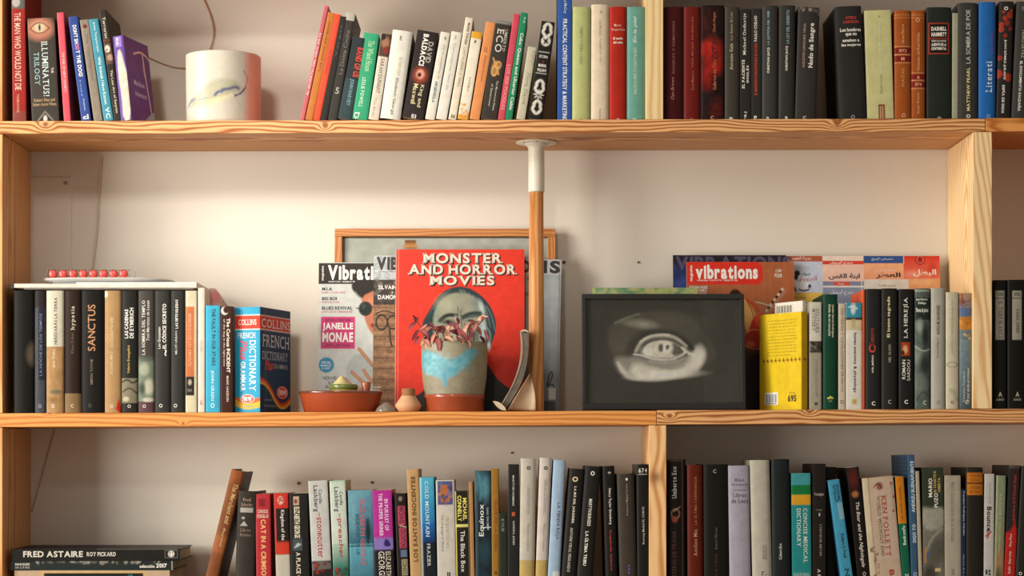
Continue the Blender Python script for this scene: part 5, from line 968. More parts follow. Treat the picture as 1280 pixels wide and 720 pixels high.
# poster of Arabic book covers
q = Lean('catalogue', 'large catalogue page showing a grid of Arabic book covers behind the right books', 'catalogue', 976, 1176.5, 320.5, .166, .198, .003)
q.box('page_block', '#d8cfc0', PAGES)
P = Paint(976, 1176.5, 320.5, q.base, 1.6, '#cfc6bc')
P.rect(976, 320, 1030, 327.5, '#b8684a').rect(976, 327.5, 1030, 366, '#c6cedd').rect(976, 366, 1030, 520, '#e0bf62')
P.ell(984, 346, 6, 11, '#4a68a4', .9, 3).ell(990, 358, 6, 8, '#3f5c98', .9, 2).ell(982, 356, 3.5, 3.5, '#dfe4ec').ell(1003, 354, 10, 9, '#e6eaf0', 1, 2).ell(997.5, 342, 3.4, 3.6, '#26283a', 1, .8).ell(996, 347, 2.6, 3, '#2c3048').line([(984, 349), (990, 345), (996, 350)], .9, '#5f74a8').line([(1000, 362), (1006, 364), (1012, 362)], 1.6, '#2c3048').ell(1013, 358, 2, 2.4, '#3a4a78').line([(990, 366), (993, 358), (996, 364)], 1.4, '#26283a').noise(.05, 2, 2, (976, 327, 1030, 366))
P.rect(1029.5, 320, 1081, 326.5, '#ecdccf').rect(1029.5, 326.5, 1081, 331, '#d8503a').rect(1029.5, 331, 1081, 352, '#ecc8b8').rect(1029.5, 352, 1081, 358, '#8c8fa8').rect(1043, 352.5, 1063, 357.5, '#d8604c').rect(1029.5, 357.5, 1084, 359.5, '#e8e4de').rect(1029.5, 359.5, 1081, 520, '#939cb2').line([(1078, 352), (1078, 362)], 1, '#e8e4de')
P.rect(1081, 320, 1132, 331.5, '#41609a').rect(1081, 329.5, 1136, 350, '#e8a880').vgrad(1081, 330, 1136, 349, '#f0b890', '#e6a684').rect(1081, 349.5, 1137, 362, '#dcd5cb').rect(1081, 362, 1137, 520, '#d8d0c4')
P.vgrad(1131, 320, 1177, 349, '#d2402f', '#e8846c').rect(1137, 349, 1177, 520, '#e6ac7c').ell(1152, 325, 6, 6.5, '#b02c2c').ring(1152, 325, 4, 4.4, .8, '#e0a090').ell(1168, 338, 6, 8, '#c43a30', .6, 3).ell(1142, 343, 8, 3.5, '#f0b8a0', .6, 3).ell(1155, 353, 10, 3, '#f0c8a0', .6, 3)
P.rect(1131, 320, 1131.8, 330, '#e8d8cc')
q.print(P)
q.text([('مدينة الخمسين', 985, 1015, 320.8, 326.2, '#f0e0d4'), ('شوف', 1003, 1014, 341, 345.5, '#4a5878', ''), ('الدرويش', 997, 1022, 345.5, 352.5, '#b85a68', ''), ('روايات مصرية', 988, 1008, 369.5, 374, '#8a7440'), ('جورج أورويل', 1039, 1068, 326.8, 330.8, '#f4e4dc', 'b'),
    ('ابنة القس', 1037, 1076, 342, 350, '#443c3a', 'b'), ('طبعة', 1048, 1056, 353, 356.8, '#f0d8d0'), ('جورج أورويل', 1039, 1068, 362, 369, '#dde0e8', ''), ('ستيفن كينج', 1091, 1118, 322.5, 326.5, '#d4dcec', ''), ('باتريك زوسكيند', 1096, 1122, 335.8, 340, '#f6dccc'), ('العطر', 1096, 1127, 341, 348.5, '#2e2a2c', 'b'),
    ('إدريس الأمراء', 1099, 1120, 355.5, 358.8, '#5a5450'), ('البطل', 1143, 1172, 337, 346, '#f4dccc', 'b')], .0007)

# the framed eye drawing
q = Lean('framed_drawing', 'black framed charcoal drawing of a sculpted eye on the middle shelf', 'drawing', 727.5, 931, 369, .050, .078, .014)
FB = plain('black_frame', '#211f1c', .35, 0, .5, .1)
for (x0, x1, y0, y1) in ((727.5, 931, 369, 375.5), (727.5, 931, 505, 512.6), (727.5, 732.6, 375.6, 504.9), (926, 931, 375.6, 504.9)): q.box('frame_side', '#ffffff', FB, x0, x1, y0, y1, -.003, .016, .0009)
q.box('backing', '#2c2a26', MATTE, 732, 926.5, 375, 505.5, .006, .006, 0)
P = Paint(732, 926.5, 375, 505.5, 1.9, '#4b483d')
e = lambda pts: [(755 + x / 7.2, 380 + y / 7.2) for x, y in pts]
P.vgrad(880, 375, 927, 506, '#57554a', '#46443a', True, .6).poly([(895, 505), (915, 440), (922, 400), (926, 380), (926, 505)], '#5e5c50', .4, 6)
P.poly(e([(20, 235), (95, 180), (200, 120), (330, 88), (560, 62), (740, 90), (880, 200), (975, 350), (1025, 460), (960, 545), (870, 610), (700, 665), (500, 695), (270, 692), (150, 655), (95, 545), (60, 400)]), '#5a564a', 1, 2.2, 2)
P.ell(*e([(560, 190)])[0], 36, 13, '#65604f', .7, 9).ell(*e([(160, 350)])[0], 14, 24, '#686355', .6, 8, .2)
P.poly(e([(85, 490), (200, 480), (300, 470), (400, 500), (560, 520), (700, 500), (770, 440), (800, 385), (900, 395), (930, 440), (910, 530), (830, 610), (700, 655), (500, 690), (280, 690), (170, 655), (120, 590)]), '#908c80', 1, 3.5, 2)
P.poly(e([(260, 540), (340, 545), (450, 580), (620, 600), (740, 560), (790, 450), (860, 420), (905, 450), (890, 530), (820, 600), (690, 650), (500, 684), (330, 684), (220, 640)]), '#c2beb0', 1, 4, 2)
P.ell(*e([(560, 645)])[0], 36, 4.5, '#d6d2c4', .8, 3, -.06).ell(*e([(850, 480)])[0], 6, 12, '#cdc9bc', .8, 4, .2).poly(e([(110, 530), (140, 600), (190, 660), (250, 685), (330, 690), (240, 650), (180, 590), (130, 520)]), '#bdb9ac', .9, 1.6, 1)
P.line(e([(100, 182), (170, 145), (250, 115), (320, 95)]), 1.4, '#98947f', .7, 1.6).ell(*e([(350, 188)])[0], 14, 4.4, '#9a9688', .9, 4, .1).ell(*e([(250, 180)])[0], 9, 2.5, '#85816f', .8, 3, .1)
P.poly(e([(200, 470), (230, 330), (300, 270), (420, 250), (400, 290), (320, 370), (280, 450)]), '#48443a', .8, 5, 1)
P.line(e([(340, 290), (420, 258), (520, 255), (620, 268), (700, 310), (760, 370), (790, 410)]), 6, '#46433a', .85, 2.5).line(e([(690, 310), (750, 360), (800, 405)]), 3.6, '#2f2d27', .8, 1.5)
P.line(e([(290, 430), (330, 350), (400, 305), (500, 287), (590, 290), (660, 315), (740, 385)]), 4.2, '#aaa697', .95, 1.4).line(e([(330, 345), (400, 298), (500, 280), (590, 284)]), 1.6, '#c6c2b4', .9, .8)
P.line(e([(320, 440), (350, 390), (410, 335), (500, 312), (600, 318), (680, 355), (750, 415)]), 2.2, '#6f6b5e', .9, 1.2)
P.poly(e([(345, 425), (380, 370), (440, 340), (520, 328), (600, 335), (680, 370), (745, 437), (700, 470), (620, 488), (530, 495), (440, 488), (370, 465)]), '#bfbbae', 1, 1, 2)
P.ell(*e([(400, 430)])[0], 8, 6, '#d2cec2', .8, 3).poly(e([(610, 345), (680, 375), (742, 436), (690, 465), (630, 478), (600, 430)]), '#5f5b50', .95, 2, 1).line(e([(655, 355), (662, 410), (650, 470)]), .8, '#8a8678', .6)
P.ring(*e([(525, 405)])[0], 11.6, 11.2, .6, '#8f8b7e', .7).ell(*e([(560, 400)])[0], 9, 7, '#c9c5b8', .8, 2).ell(*e([(515, 400)])[0], 3.5, 5, '#68655a', 1, .8).ell(*e([(572, 400)])[0], 4.6, 5, '#d6d2c6', 1, 1).ell(*e([(572, 393)])[0], 2.6, 3, '#6b685d', 1, .7, .5).line(e([(556, 415), (575, 415), (592, 385)]), 1.2, '#6b685d', .9, .7).ell(*e([(545, 405)])[0], 1.6, 4, '#d8d4c8', .9, .8)
P.line(e([(335, 430), (370, 375), (430, 340), (520, 325), (600, 332), (690, 372), (755, 435)]), 1.1, '#55524a', .9, .7)
P.line(e([(270, 458), (340, 465), (400, 490), (480, 505), (580, 508), (670, 490), (740, 445), (700, 395)]), 1.7, '#d2cec2', .95, .9).line(e([(740, 440), (780, 455), (830, 470)]), 2.2, '#d6d2c4', .9, 1.2).line(e([(720, 400), (760, 440)]), 1.6, '#c6c2b4', .9, .9)
P.line(e([(400, 540), (470, 568), (560, 585), (640, 585), (720, 560)]), 1.6, '#8c887a', .8, 1.6).line(e([(420, 520), (520, 530), (640, 522), (720, 490)]), 2.4, '#a5a193', .8, 2).line(e([(660, 500), (720, 475), (752, 450)]), 1.4, '#6a665a', .8, 1)
for _ in range(3):
    B = np.pad(P.A, ((1, 1), (1, 1), (0, 0)), mode='edge'); P.A = (B[:-2, 1:-1] + B[2:, 1:-1] + B[1:-1, :-2] + B[1:-1, 2:] + 2 * P.A) / 6
P.noise(.06, 1, 1).noise(.05, 5, 5)
P.A = np.clip(P.A * (1 + .55 * np.clip((P.A.mean(2, keepdims=True) - .07) / .25, 0, 1)), 0, .9)
P.sheet('drawing_print', lambda X, Y: q.m(X, Y, -.0050), q.t, MATTE)
p = q.m([732, 926.5], [505.5, 375]); mb = MB(); mb.box((p[0][0], .0005, p[0][2]), (p[1][0], .0022, p[1][2]))
gl, nt, bb = nodes_mat('picture_glass'); bb.inputs['Transmission Weight'].default_value = 1; bb.inputs['Roughness'].default_value = .02; bb.inputs['IOR'].default_value = 1.3; bb.inputs['Base Color'].default_value = (1, 1, 1, 1)
gn = N(nt, 'ShaderNodeTexNoise'); gn.inputs['Scale'].default_value = 30; mrn = N(nt, 'ShaderNodeMapRange'); mrn.inputs[3].default_value = .01; mrn.inputs[4].default_value = .05; nt.links.new(gn.outputs[0], mrn.inputs[0]); nt.links.new(mrn.outputs[0], bb.inputs['Roughness'])
mb.build('glass', gl, q.t)

# books on the right of the middle shelf
def p_yback(P):
    P.rect(0, 380, 200, 520, '#dcc02c')
    d = P.x1; R_ = np.random.RandomState(3)
    for i in range(12):
        y = 398 + i * 4.0; x = .18 * d
        while x < .86 * d * (1 if i != 11 else .8):
            l = R_.uniform(2, 7); P.rect(x, y, min(x + l, .88 * d), y + 1.1, '#9a8428', .8, .3); x += l + 1.4
    for i in range(10):
        x = (.1 + .095 * i) * d; P.line([(x - 2.4, 449), (x + 2.4, 449.4)], .9, '#6a5420').line([(x, 446), (x + 1, 452)], .9, '#8a5a24').ell(x, 449, 1.6, 1.6, '#8a5a24')
    P.rect(.12 * d, 489.5, .44 * d, 505, '#e8e6dc')
    for i in range(11): P.rect(.16 * d + i * .024 * d, 491.5, .16 * d + i * .024 * d + (.8 if i % 3 else 1.3), 502, '#6a7488')
    P.rect(.15 * d, 502.6, .4 * d, 504, '#8a90a0')
    return [('695', .68 * d, .88 * d, 493, 502, '#3a3220', 'B'), ('PTAS', .72 * d, .86 * d, 489.6, 492, '#6a5a28', '')]
def p_ysp(P): P.rect(0, 380, 20, 520, '#d6b226').line([(3, 449), (8, 449.4)], .9, '#6a5420').ell(5.5, 449, 1.6, 1.8, '#8a5a24').rect(3, 470, 6, 490, '#b08a2c', .4, 3)
t = book(2, 1002, 1010.5, 1002, 389.5, '#dcc02c', 'bright yellow paperback turned so that its back cover with barcode faces out', paint=p_ysp, left=p_yback, yaw=35, d=.119, side='#dcc02c', yd=.008)
def p_wback(P):
    P.rect(0, 370, 200, 520, '#dfdbce')
    for i in range(17): x = (.06 + .034 * i) * P.x1; P.rect(x, 379.5, x + [1.2, .7, 1.6][i % 3], 388.5, '#55524a', .9)
book(2, 1003.5, 1009.5, 1003.5, 375.4, '#dfdbce', 'white paperback behind the yellow one, black barcode lines on its top corner', left=p_wback, yaw=33, d=.082, side='#dfdbce', yd=.036)
def p_sol(P): P.rect(0, 370, 20, 520, '#a8a08f').rect(0, 370, 20, 426.5, '#cfcbbd').rect(0, 426.5, 20, 441, '#4e4a40').blotch(1, 428, 15, 440, ['#8a8474', '#6b6456', '#2c2a26'], 14, 1, 2.5)
book(2, 1012, 1027, 1012, 377.7, '#a8a08f', 'grey paperback, pale on top, with a dark picture band, right of the yellow book', paint=p_sol, tx=[('SOLITAIRE', 'd', 9.6, 386, 416, 4, '#77736a', 's'), ('MYSTERY', 'd', 5, 386, 414, 4, '#77736a', 's'), ('JOSTEIN GAARDER', 'd', 8, 449, 496, 3, '#8a8474', 's'), ('w', 'h', 8, 503, 507, 5, '#3c3a34', 'b')])
book(2, 1028.8, 1047, 1028.8, 368, '#25523f', 'bottle green hardback with a yellow leaf mark at the foot of its spine', hard=True, side='#1f4434', tx=[('Camilo García Rodríguez', 'd', 12, 381, 422, 3.4, '#d8d4b4', 'b'), ('Doña de mi corazón', 'd', 8, 381, 420, 3, '#d8d4b4', 'b'), ('*', 'h', 9, 495, 504, 8, '#d8cf5c', 'B')])
book(2, 1048, 1056.8, 1048, 379.5, '#cdc1ac', 'narrow cream spine between the bottle green and the human anatomy books', tx=[('CERTEZAS Y CAVILACIONES DE MAYO', 'd', 4.6, 385, 490, 2.6, '#8a7f6e'), ('O', 'h', 4.4, 500, 505, 4, '#6a6458')])
def p_ana(P): P.rect(0, 370, 25, 520, '#dcd6ca').rect(0, 370, 25, 399.5, '#3f93a6').rect(0, 399.5, 25, 413, '#d2c4a0').ell(9, 386, 3, 7, '#d6dce0', 1, 1).ell(9, 379.5, 2, 2, '#c8a890').line([(4, 384), (9, 382), (14, 386)], 1.8, '#d6dce0').rect(0, 397, 25, 400, '#4a3a30').rect(7, 398.5, 12, 411, '#b9a87c', .6).rect(7, 498, 14, 506, '#d8c890').rect(8.4, 499.4, 12.6, 504.6, '#b8a468')
book(2, 1057.5, 1077.5, 1057.5, 378.5, '#dcd6ca', 'white paperback with a small white figure on teal at the top', paint=p_ana, mat=MATTE, tx=[('human anatomy & physiology', 'd', 11, 416, 491, 4.6, '#4a463e', 'b')])
book(2, 1078.2, 1081, 1078.2, 362.4, '#d8643c', 'thin orange spine squeezed between the white anatomy paperback and black books', d=.13, side='#d8643c')
book(2, 1081.6, 1101.2, 1081.6, 361.3, '#373735', 'black hardback with a red lettered title and ring, first of the dark right group', hard=True, tx=[('Camorra', 'u', 8, 411, 432, 5, '#b8442f', 's'), ('C', 'u', 8.5, 432, 441, 8.5, '#c4472f', 'b'), ('IKER JIMÉNEZ', 'u', 9, 444, 466, 3.2, '#d8d4c8', 'b'), ('C', 'h', 10, 502, 507, 4.4, W, 'b')])
book(2, 1101.8, 1121.6, 1101.8, 360.7, '#383632', 'black hardback with a pale handwritten style title up its spine', hard=True, tx=[('El icono sagrado', 'u', 9, 371, 422, 5, '#d8cfa8', 'b'), ('NEIL OLSON', 'u', 10, 431, 453, 3.2, '#a8a294'), ('C', 'h', 10, 500, 505, 4, '#b8b2a6')])
def p_her(P): P.rect(0, 350, 25, 520, '#302f2c').rect(3, 428, 14, 445, '#b0512e').ell(8, 437, 3, 5, '#d8b088', 1, 1).ell(5, 441, 2, 3, '#5a2418')
book(2, 1123.5, 1142, 1123.5, 361.5, '#302f2c', 'black hardback with large white medieval capitals and a tiny orange picture', hard=True, paint=p_her, tx=[('LA HEREJÍA', 'u', 8.5, 372, 423, 7, '#e8e4d8', 's'), ('ROMAIN', 'u', 6, 450, 474, 4.2, '#dcd8cc'), ('SARDOU', 'u', 12, 450, 476, 4, '#dcd8cc'), ('C', 'h', 9, 500, 505, 4.4, W, 'b')])
def p_gp(P): P.rect(0, 350, 25, 520, '#66716a').rect(0, 372, 25, 400, '#3c443f').noise(.2, 3, 4).ell(6, 408, 4, 8, '#9aa49a', 1, 2).ell(13, 420, 4, 14, '#3a423e', 1, 2).ell(4, 445, 5, 10, '#8a948a', 1, 3).ell(12, 456, 6, 12, '#3f4844', 1, 3).ell(6, 480, 8, 12, '#7a857a', .8, 4).line([(0, 433), (10, 440), (20, 436)], 1.6, '#b0b8ac').line([(2, 500), (10, 488), (18, 496)], 1.4, '#4a544e').rect(0, 362, 25, 365, '#a0a898')
book(2, 1143.6, 1162.6, 1143.6, 360.7, '#66716a', 'grey green hardback covered by a misty engraved picture', hard=True, paint=p_gp, tx=[('Juan Eduardo', 'h', 8.5, 373, 376.4, 14, '#dfe0d4', 'b'), ('Zúñiga', 'h', 8.5, 377.6, 381, 10, '#dfe0d4', 'b'), ('Flores de plomo', 'h', 9, 385, 392, 15, '#dfe0d4', 'b'), ('C', 'h', 12, 501, 506, 4, W)])
book(2, 1163.8, 1181.2, 1163.8, 360.2, '#b9b6ab', 'pale grey hardback with small dark letters, third from the right upright', hard=True, tx=[('NUNCA ME ABANDONES', 'u', 8.5, 382, 418, 3.8, '#5c5850', 'b'), ('Kazuo Ishiguro', 'u', 8, 422, 448, 3.6, '#7c786e'), ('C', 'h', 9, 501, 505, 4, '#7a766c')])
book(2, 1182.2, 1198.6, 1182.2, 365.5, '#cdc7b0', 'cream hardback with faint green lettering and an oval outline, second from the right upright', hard=True, paint=lambda P: P.rect(0, 360, 20, 520, '#cdc7b0').ring(8, 456, 6.4, 3, .8, '#9a9a7a').blotch(2, 485, 14, 508, ['#a8b090', '#bcb89a'], 12, 1, 3, .6), tx=[('LUGARES COMUNES Españolas Paxi', 'u', 8, 374, 444, 4.4, '#a8a48a', 'i'), ('O', 'h', 8, 501, 505, 4, '#4a463e')])
def p_sea(P): P.rect(0, 360, 20, 520, '#7c8c92').vgrad(0, 360, 20, 385, '#c8a888', '#8a8a9c').blotch(0, 366, 16, 385, ['#a86a48', '#8c5a4a', '#c89a60'], 16, 1, 3).rect(0, 385, 20, 396, '#7080a0').rect(0, 396, 20, 412, '#c89048').blotch(0, 396, 16, 425, ['#d8a050', '#dcc08a', '#b87a3c'], 14, 1, 3).vgrad(0, 425, 20, 516, '#8a9a9e', '#5c6a70').noise(.12, 2, 2)
book(2, 1199.2, 1214.8, 1199.2, 366.5, '#7c8c92', 'hardback with a warm coastal scene on its spine, next to the right upright', hard=True, paint=p_sea, tx=[('El mar de las promesas', 'u', 11, 460, 503, 4, '#dfe0d8', 'i'), ('Vanessa Campos', 'u', 5.5, 464, 503, 3.4, '#b8c0c0'), ('C', 'h', 9, 500.5, 505, 4, W)])
for i, (a_, b_, tt, y0, y1, lb) in enumerate(((1242, 1258.2, 'EL TIGRE BLANCO', 376, 424, 'black hardback with a grey label, first right of the right upright'), (1259.4, 1281.5, 'VANIA JONES', 386, 416, 'black hardback with a grey label at the far right edge'))):
    book(2, a_, b_, a_, 350.3 - i * .4, '#26241f', lb, hard=True, paint=(lambda P, y1_=425: P.rect(0, 340, 30, 520, '#26241f').rect(2 if P.x1 < 18 else 5.5, 363.5, 13.5 if P.x1 < 18 else 17.5, y1_, '#a39e90').rect(2 if P.x1 < 18 else 5.5, 372.5, 13.5 if P.x1 < 18 else 17.5, 373.6, '#5c584e')),
         tx=[(tt, 'd', 8 if i == 0 else 11.5, y0, y1, 5, '#47433a', 's'), ('SERIE', 'h', 8 if i == 0 else 11.5, 366, 370, 8, '#5c584e'), ('A', 'h', 8 if i == 0 else 12, 490, 496, 5, '#a8a294', 'B'), ('ALIANZA', 'h', 8 if i == 0 else 12, 498, 501, 10, '#a8a294')])

# ================================================================== bottom shelf
def B3(a, b, tl, yt, col, label, y720=True, **k): return book(3, a, b, tl, yt, col, label, yref=720 if y720 else None, **k)
# stack at the left
def flat(name, label, x0, x1, y0, y1, yaw, col, d, zt=None, Yf=.012, tx=(), hard=False, cat='book', edge='#c9b798', paint=None):
    sc = (D + Yf) / F; w = (x1 - x0) * sc; h = (y1 - y0) * sc; z = (ZC + (HY - y1) * sc) if zt is None else zt
    t = thing(name, label, cat, ((x0 - 640) * sc, Yf, z), (0, 0, math.radians(yaw)), 'books on the bottom shelf')
    bt = .002 if hard else .0008
    mb = MB(); mb.box((0, 0, 0), (w, d, bt), lin(col)); mb.box((0, 0, h - bt), (w, d, h), lin(col)); mb.box((0, 0, bt), (w, bt, h - bt), lin(col)); mb.build('cover', COVER, t)
    mb = MB(); mb.box((.002, bt, bt), (w - .003, d - .003, h - bt), lin(edge)); mb.build('page_block', PAGES, t)
    def fm(px, py): px, py = np.asarray(px), np.asarray(py); return np.stack([(px - x0) * sc, np.full_like(px, -.0005), (y1 - py) * sc], 1)
    if paint: P = Paint(x0, x1, y0, y1, 1.3, col); paint(P); P.sheet('spine_print', lambda X, Y: fm(X, Y) + [0, .0002, 0], t)
    for i, (s_, a_, b_, c_, e_, cc, fl) in enumerate(tx): lettering(s_, 'h', a_, b_, c_, e_, cc, fm, t, 'title' if i == 0 else 'lettering', fl)
    return t, z + h
base3 = ZC + (HY - 755) * S0
_, z = flat('book', 'pale cardboard box like volume with a dark label, third down in the lower left pile', 18, 212, 713, 730, 0, '#b59f86', .19, None, .016, paint=lambda P: P.rect(10, 700, 230, 740, '#b9a288').rect(52.5, 714.8, 181, 740, '#c8a568').rect(55, 716.5, 179, 740, '#1f2826').poly([(162, 722), (164, 717.5), (167, 722)], '#3a8a8a').rect(160, 717.6, 162, 722, '#2f6a6a'))
_, z = flat('book', 'slim black green paperback, year in white at its right end, second in the pile', 13, 215.5, 700.5, 711.8, 1.2, '#2c332f', .185, z + .0004, .014,
     tx=[('2017', 194.5, 208, 703.6, 708.8, '#e4e0d6', 'b'), ('selección', 174, 192.5, 704.8, 709, '#d8d4ca', 'b'), ('MARQUES', 19, 37, 703, 706.2, '#c8c4ba', 'b'), ('DE CAVES', 19, 37, 707, 709.6, '#9a968c', 'b')],
     paint=lambda P: P.rect(0, 690, 300, 720, '#2c332f').blotch(40, 700.5, 205, 702, ['#a8a498', '#7a786e'], 30, .8, 4, .6).rect(214, 700, 214.8, 712, '#c8c4b8'))
_, z = flat('book', 'black hardback with art deco white lettering on top of the lower left pile', 14.5, 224, 684.6, 699.6, 1.8, '#262421', .18, z + .0004, .012, hard=True,
     tx=[('FRED ASTAIRE', 29, 103, 687.2, 694.8, '#cbc5b8', 'b'), ('ROY PICKARD', 108, 144, 688.4, 693.8, '#cbc5b8', 'b'), ('+', 210.5, 216, 688.6, 694, '#d8d4ca', 'B')],
     paint=lambda P: P.rect(0, 680, 300, 720, '#262421').rect(205, 686.3, 221, 695.8, '#8a867c').rect(205.6, 686.9, 220.4, 695.2, '#262421').ell(213, 691, 4, 4, '#d8d4ca').ell(213, 691, 2.6, 2.6, '#4a4640').line([(120, 684.8), (220, 685.2)], .5, '#8a8478'))
for o_, (y0, y1, lb, c) in zip(range(1), ((730.2, 754.6, 'thick grey volume under the lower left pile, below the picture edge', '#8a8478'),)): flat('book', lb, 20, 208, y0 + .2, y1, 0, c, .18, base3 + .0004, .02, hard=True)

def p_brown(P): P.rect(0, 580, 40, 760, '#8a5a38').noise(.15, 3, 8).rect(0, 670, 40, 692, '#b0744a', .6, 3).rect(0, 586, 40, 600, '#a8643c', .5, 4)
B3(257, 273.5, 289.5, 587, '#8a5a38', 'brown hardback leaning steeply right beside the pile, its faded spine handwritten', paint=p_brown, side='#4a3428', hard=True, tx=[('The Merchant and', 'd', 10, 604, 655, 6, '#c9a874', 'i'), ('Beyond', 'd', 9, 660, 684, 4, '#c9a874', 'i')])
def p_dg(P): P.rect(0, 600, 40, 760, '#45413b').rect(4, 635, 20, 641, '#b0aca2').ell(8, 648, 2, 1.6, '#b0aca2').poly([(4, 658), (9, 652), (14, 658)], '#b0aca2').noise(.06, 2, 2)
B3(294, 318.5, 297.3, 614, '#45413b', 'charcoal grey paperback with small white marks, next to the leaning brown book', paint=p_dg, hard=True, tx=[('Fred', 'h', 12, 623, 627, 10, '#a88a78', 's'), ('Schrader', 'h', 12, 629, 633, 14, '#a88a78', 's'), ('Libros', 'h', 11, 661, 665, 13, '#8a7266', 's'), ('Ateneo', 'h', 11, 667, 671, 14, '#8a7266', 's')])
B3(320.5, 339, 319.3, 618, '#b23a40', 'crimson paperback with tall yellow letters on the bottom shelf', mat=COVER, paint=lambda P: P.rect(0, 600, 40, 760, '#b23a40').rect(4, 624, 12, 634, '#8a2c34'), tx=[('CAT IN A CRIMSON HAZE', 'd', 9.5, 650, 752, 6.4, '#e0ac6c', 'b'), ('CAROLE', 'h', 9, 637.5, 642, 13, '#d8c0ae', 'b'), ('DOUGLAS', 'h', 9, 643.5, 648, 14, '#d8c0ae', 'b')])
def p_rk(P): P.rect(0, 600, 40, 760, '#2c2623').rect(0, 600, 40, 636, '#c03c30').ell(8.5, 626, 3.6, 5, '#e0c0b0', .9, 1).rect(0, 635, 2, 680, '#c03c30').rect(0, 678, 40, 694, '#c4442f', 1, 2).rect(0, 694, 40, 760, '#bdb8aa')
B3(345, 363, 342, 617, '#2c2623', 'paperback in red, black and white bands beside the crimson one', paint=p_rk, side='#a8342a', tx=[('Kingdom of the', 'd', 10, 638, 676, 5.6, '#ccc6b8', 'b'), ('JG', 'h', 8.5, 622, 629, 6, '#8a2a24', 'b')])
def p_blk(P): P.rect(0, 600, 40, 760, '#2b2a28').rect(5, 621, 12, 632, '#c0a890').ell(8, 627, 2, 3, '#8a4a30').rect(3, 674, 15, 689, '#50585a').poly([(4, 686), (9, 679), (14, 681), (10, 684)], '#b0b8b8')
B3(364, 387, 361.5, 617, '#2b2a28', 'black paperback with white capitals and a small grey picture, left of the white pair', paint=p_blk, side='#1f1e1c', tx=[('ELIZABETH GEORGE', 'd', 9, 634, 673, 7, '#d8cfb4', 'b'), ('A PLACE OF HIDING', 'd', 9.5, 691, 752, 5.6, '#ccc4ac', 'b')])
def p_st(P): P.rect(0, 590, 40, 760, '#bfbfba').rect(0, 702, 40, 760, '#332c2a', 1, 1).poly([(0, 706), (10, 702), (26, 705), (26, 712), (0, 714)], '#6a6a68').blotch(4, 706, 20, 716, ['#a83a2c', '#7a2c24'], 10, 1, 3)
B3(390.5, 414.5, 385.2, 601, '#bfbfba', 'silver white paperback with red lowercase title, left one of two matching thrillers', paint=p_st, side='#cbb8a0', tx=[('Lackberg', 'd', 8, 607, 640, 7, '#3c3a38'), ('Camilla', 'd', 14.5, 612, 630, 4, '#5a5856'), ('the', 'd', 12, 641, 646, 2, '#a85a50'), ('stonecutter', 'd', 11.5, 647, 698, 6.4, '#a83c34')])
def p_pr(P): P.rect(0, 590, 40, 760, '#c3ccc0').rect(0, 590, 40, 603, '#a8c4b0').vgrad(0, 680, 40, 712, '#b0c0b0', '#2f7868').rect(0, 712, 40, 760, '#2f6a5c').blotch(4, 712, 20, 720, ['#a83a2c', '#5a3c34'], 8, 1, 3)
B3(416.7, 436.5, 411.7, 601, '#c3ccc0', 'pale green paperback with red lowercase title, right one of two matching thrillers', paint=p_pr, side='#c9bda0', tx=[('Lackberg', 'd', 7.5, 609, 640, 7, '#3c3a38'), ('Camilla', 'd', 14, 615, 632, 4, '#5a5856'), ('the', 'd', 11, 642, 648, 2, '#a85a50'), ('preacher', 'd', 10.5, 649, 699, 7, '#a83c34')])
def p_eg(P): P.rect(0, 600, 50, 760, '#4f8092').vgrad(0, 613, 50, 680, '#6f9cab', '#3f6e80').vgrad(0, 680, 50, 755, '#6aa8b8', '#244a58').ell(24, 665, 4, 14, '#1f3c46', .9, 2).line([(24, 650), (24, 680)], 1.4, '#182e36').rect(0, 682, 50, 684, '#244450', .8, 1).ell(6, 640, 4, 20, '#86b4c0', .6, 4).noise(.08, 2, 4)
B3(437.5, 468, 434.8, 613, '#4f8092', 'wide misty blue paperback with a tree silhouette between the thrillers and the magenta one', paint=p_eg, tx=[('ELIZABETH GEORGE', 'd', 17.5, 624, 708, 6, '#c0586a', 's'), ('BELIEVING THE LIE', 'd', 11, 643, 694, 4, '#2f5664')])
def p_pk(P): P.rect(0, 600, 40, 760, '#28262a').rect(0, 600, 40, 676, '#b03a92').rect(0, 673, 40, 689, '#8a7cb8', 1, 2).poly([(12, 684), (14, 674), (19, 676), (22, 684)], '#3a2f6a', 1, .8, 1).rect(0, 688, 40, 760, '#26242a', 1, 1.5)
B3(468.7, 493, 465.2, 613, '#b03a92', 'magenta paperback with a black lower half on the bottom shelf', paint=p_pk, tx=[('IN PURSUIT OF', 'd', 17, 624, 664, 4.6, '#ecd4e4', 's'), ('THE PROPER SINNER', 'd', 10, 617, 671, 4.6, '#ecd4e4', 's'), ('ELIZABETH', 'd', 17.5, 690, 722, 6, '#d4ccb8', 's'), ('GEORGE', 'd', 9, 690, 724, 7.5, '#d4ccb8', 's')])
def p_cr(P): P.rect(0, 600, 40, 760, '#2e2722').rect(3, 633, 12, 657, '#b8526a').rect(4, 660, 13, 686, '#b8526a').rect(5, 688, 13, 697, '#6a7a94').rect(6, 700, 13, 720, '#b8ac8c').ell(7, 624, 2.4, 3, '#8a8278').line([(5, 657.5), (13, 659.5)], 1, '#d8ccb0').noise(.12, 1.5, 3)
B3(497, 511, 493.3, 617, '#2e2722', 'worn black paperback with pink blocks of letters beside the magenta one', paint=p_cr, tx=[('MICHAEL', 'd', 7.6, 634, 656, 6, '#5c2430', 'b'), ('CRICHTON', 'd', 8.4, 661, 685, 6, '#5c2430', 'b'), ('CONGO', 'd', 9.4, 701, 719, 5, '#4a4434', 'b')])
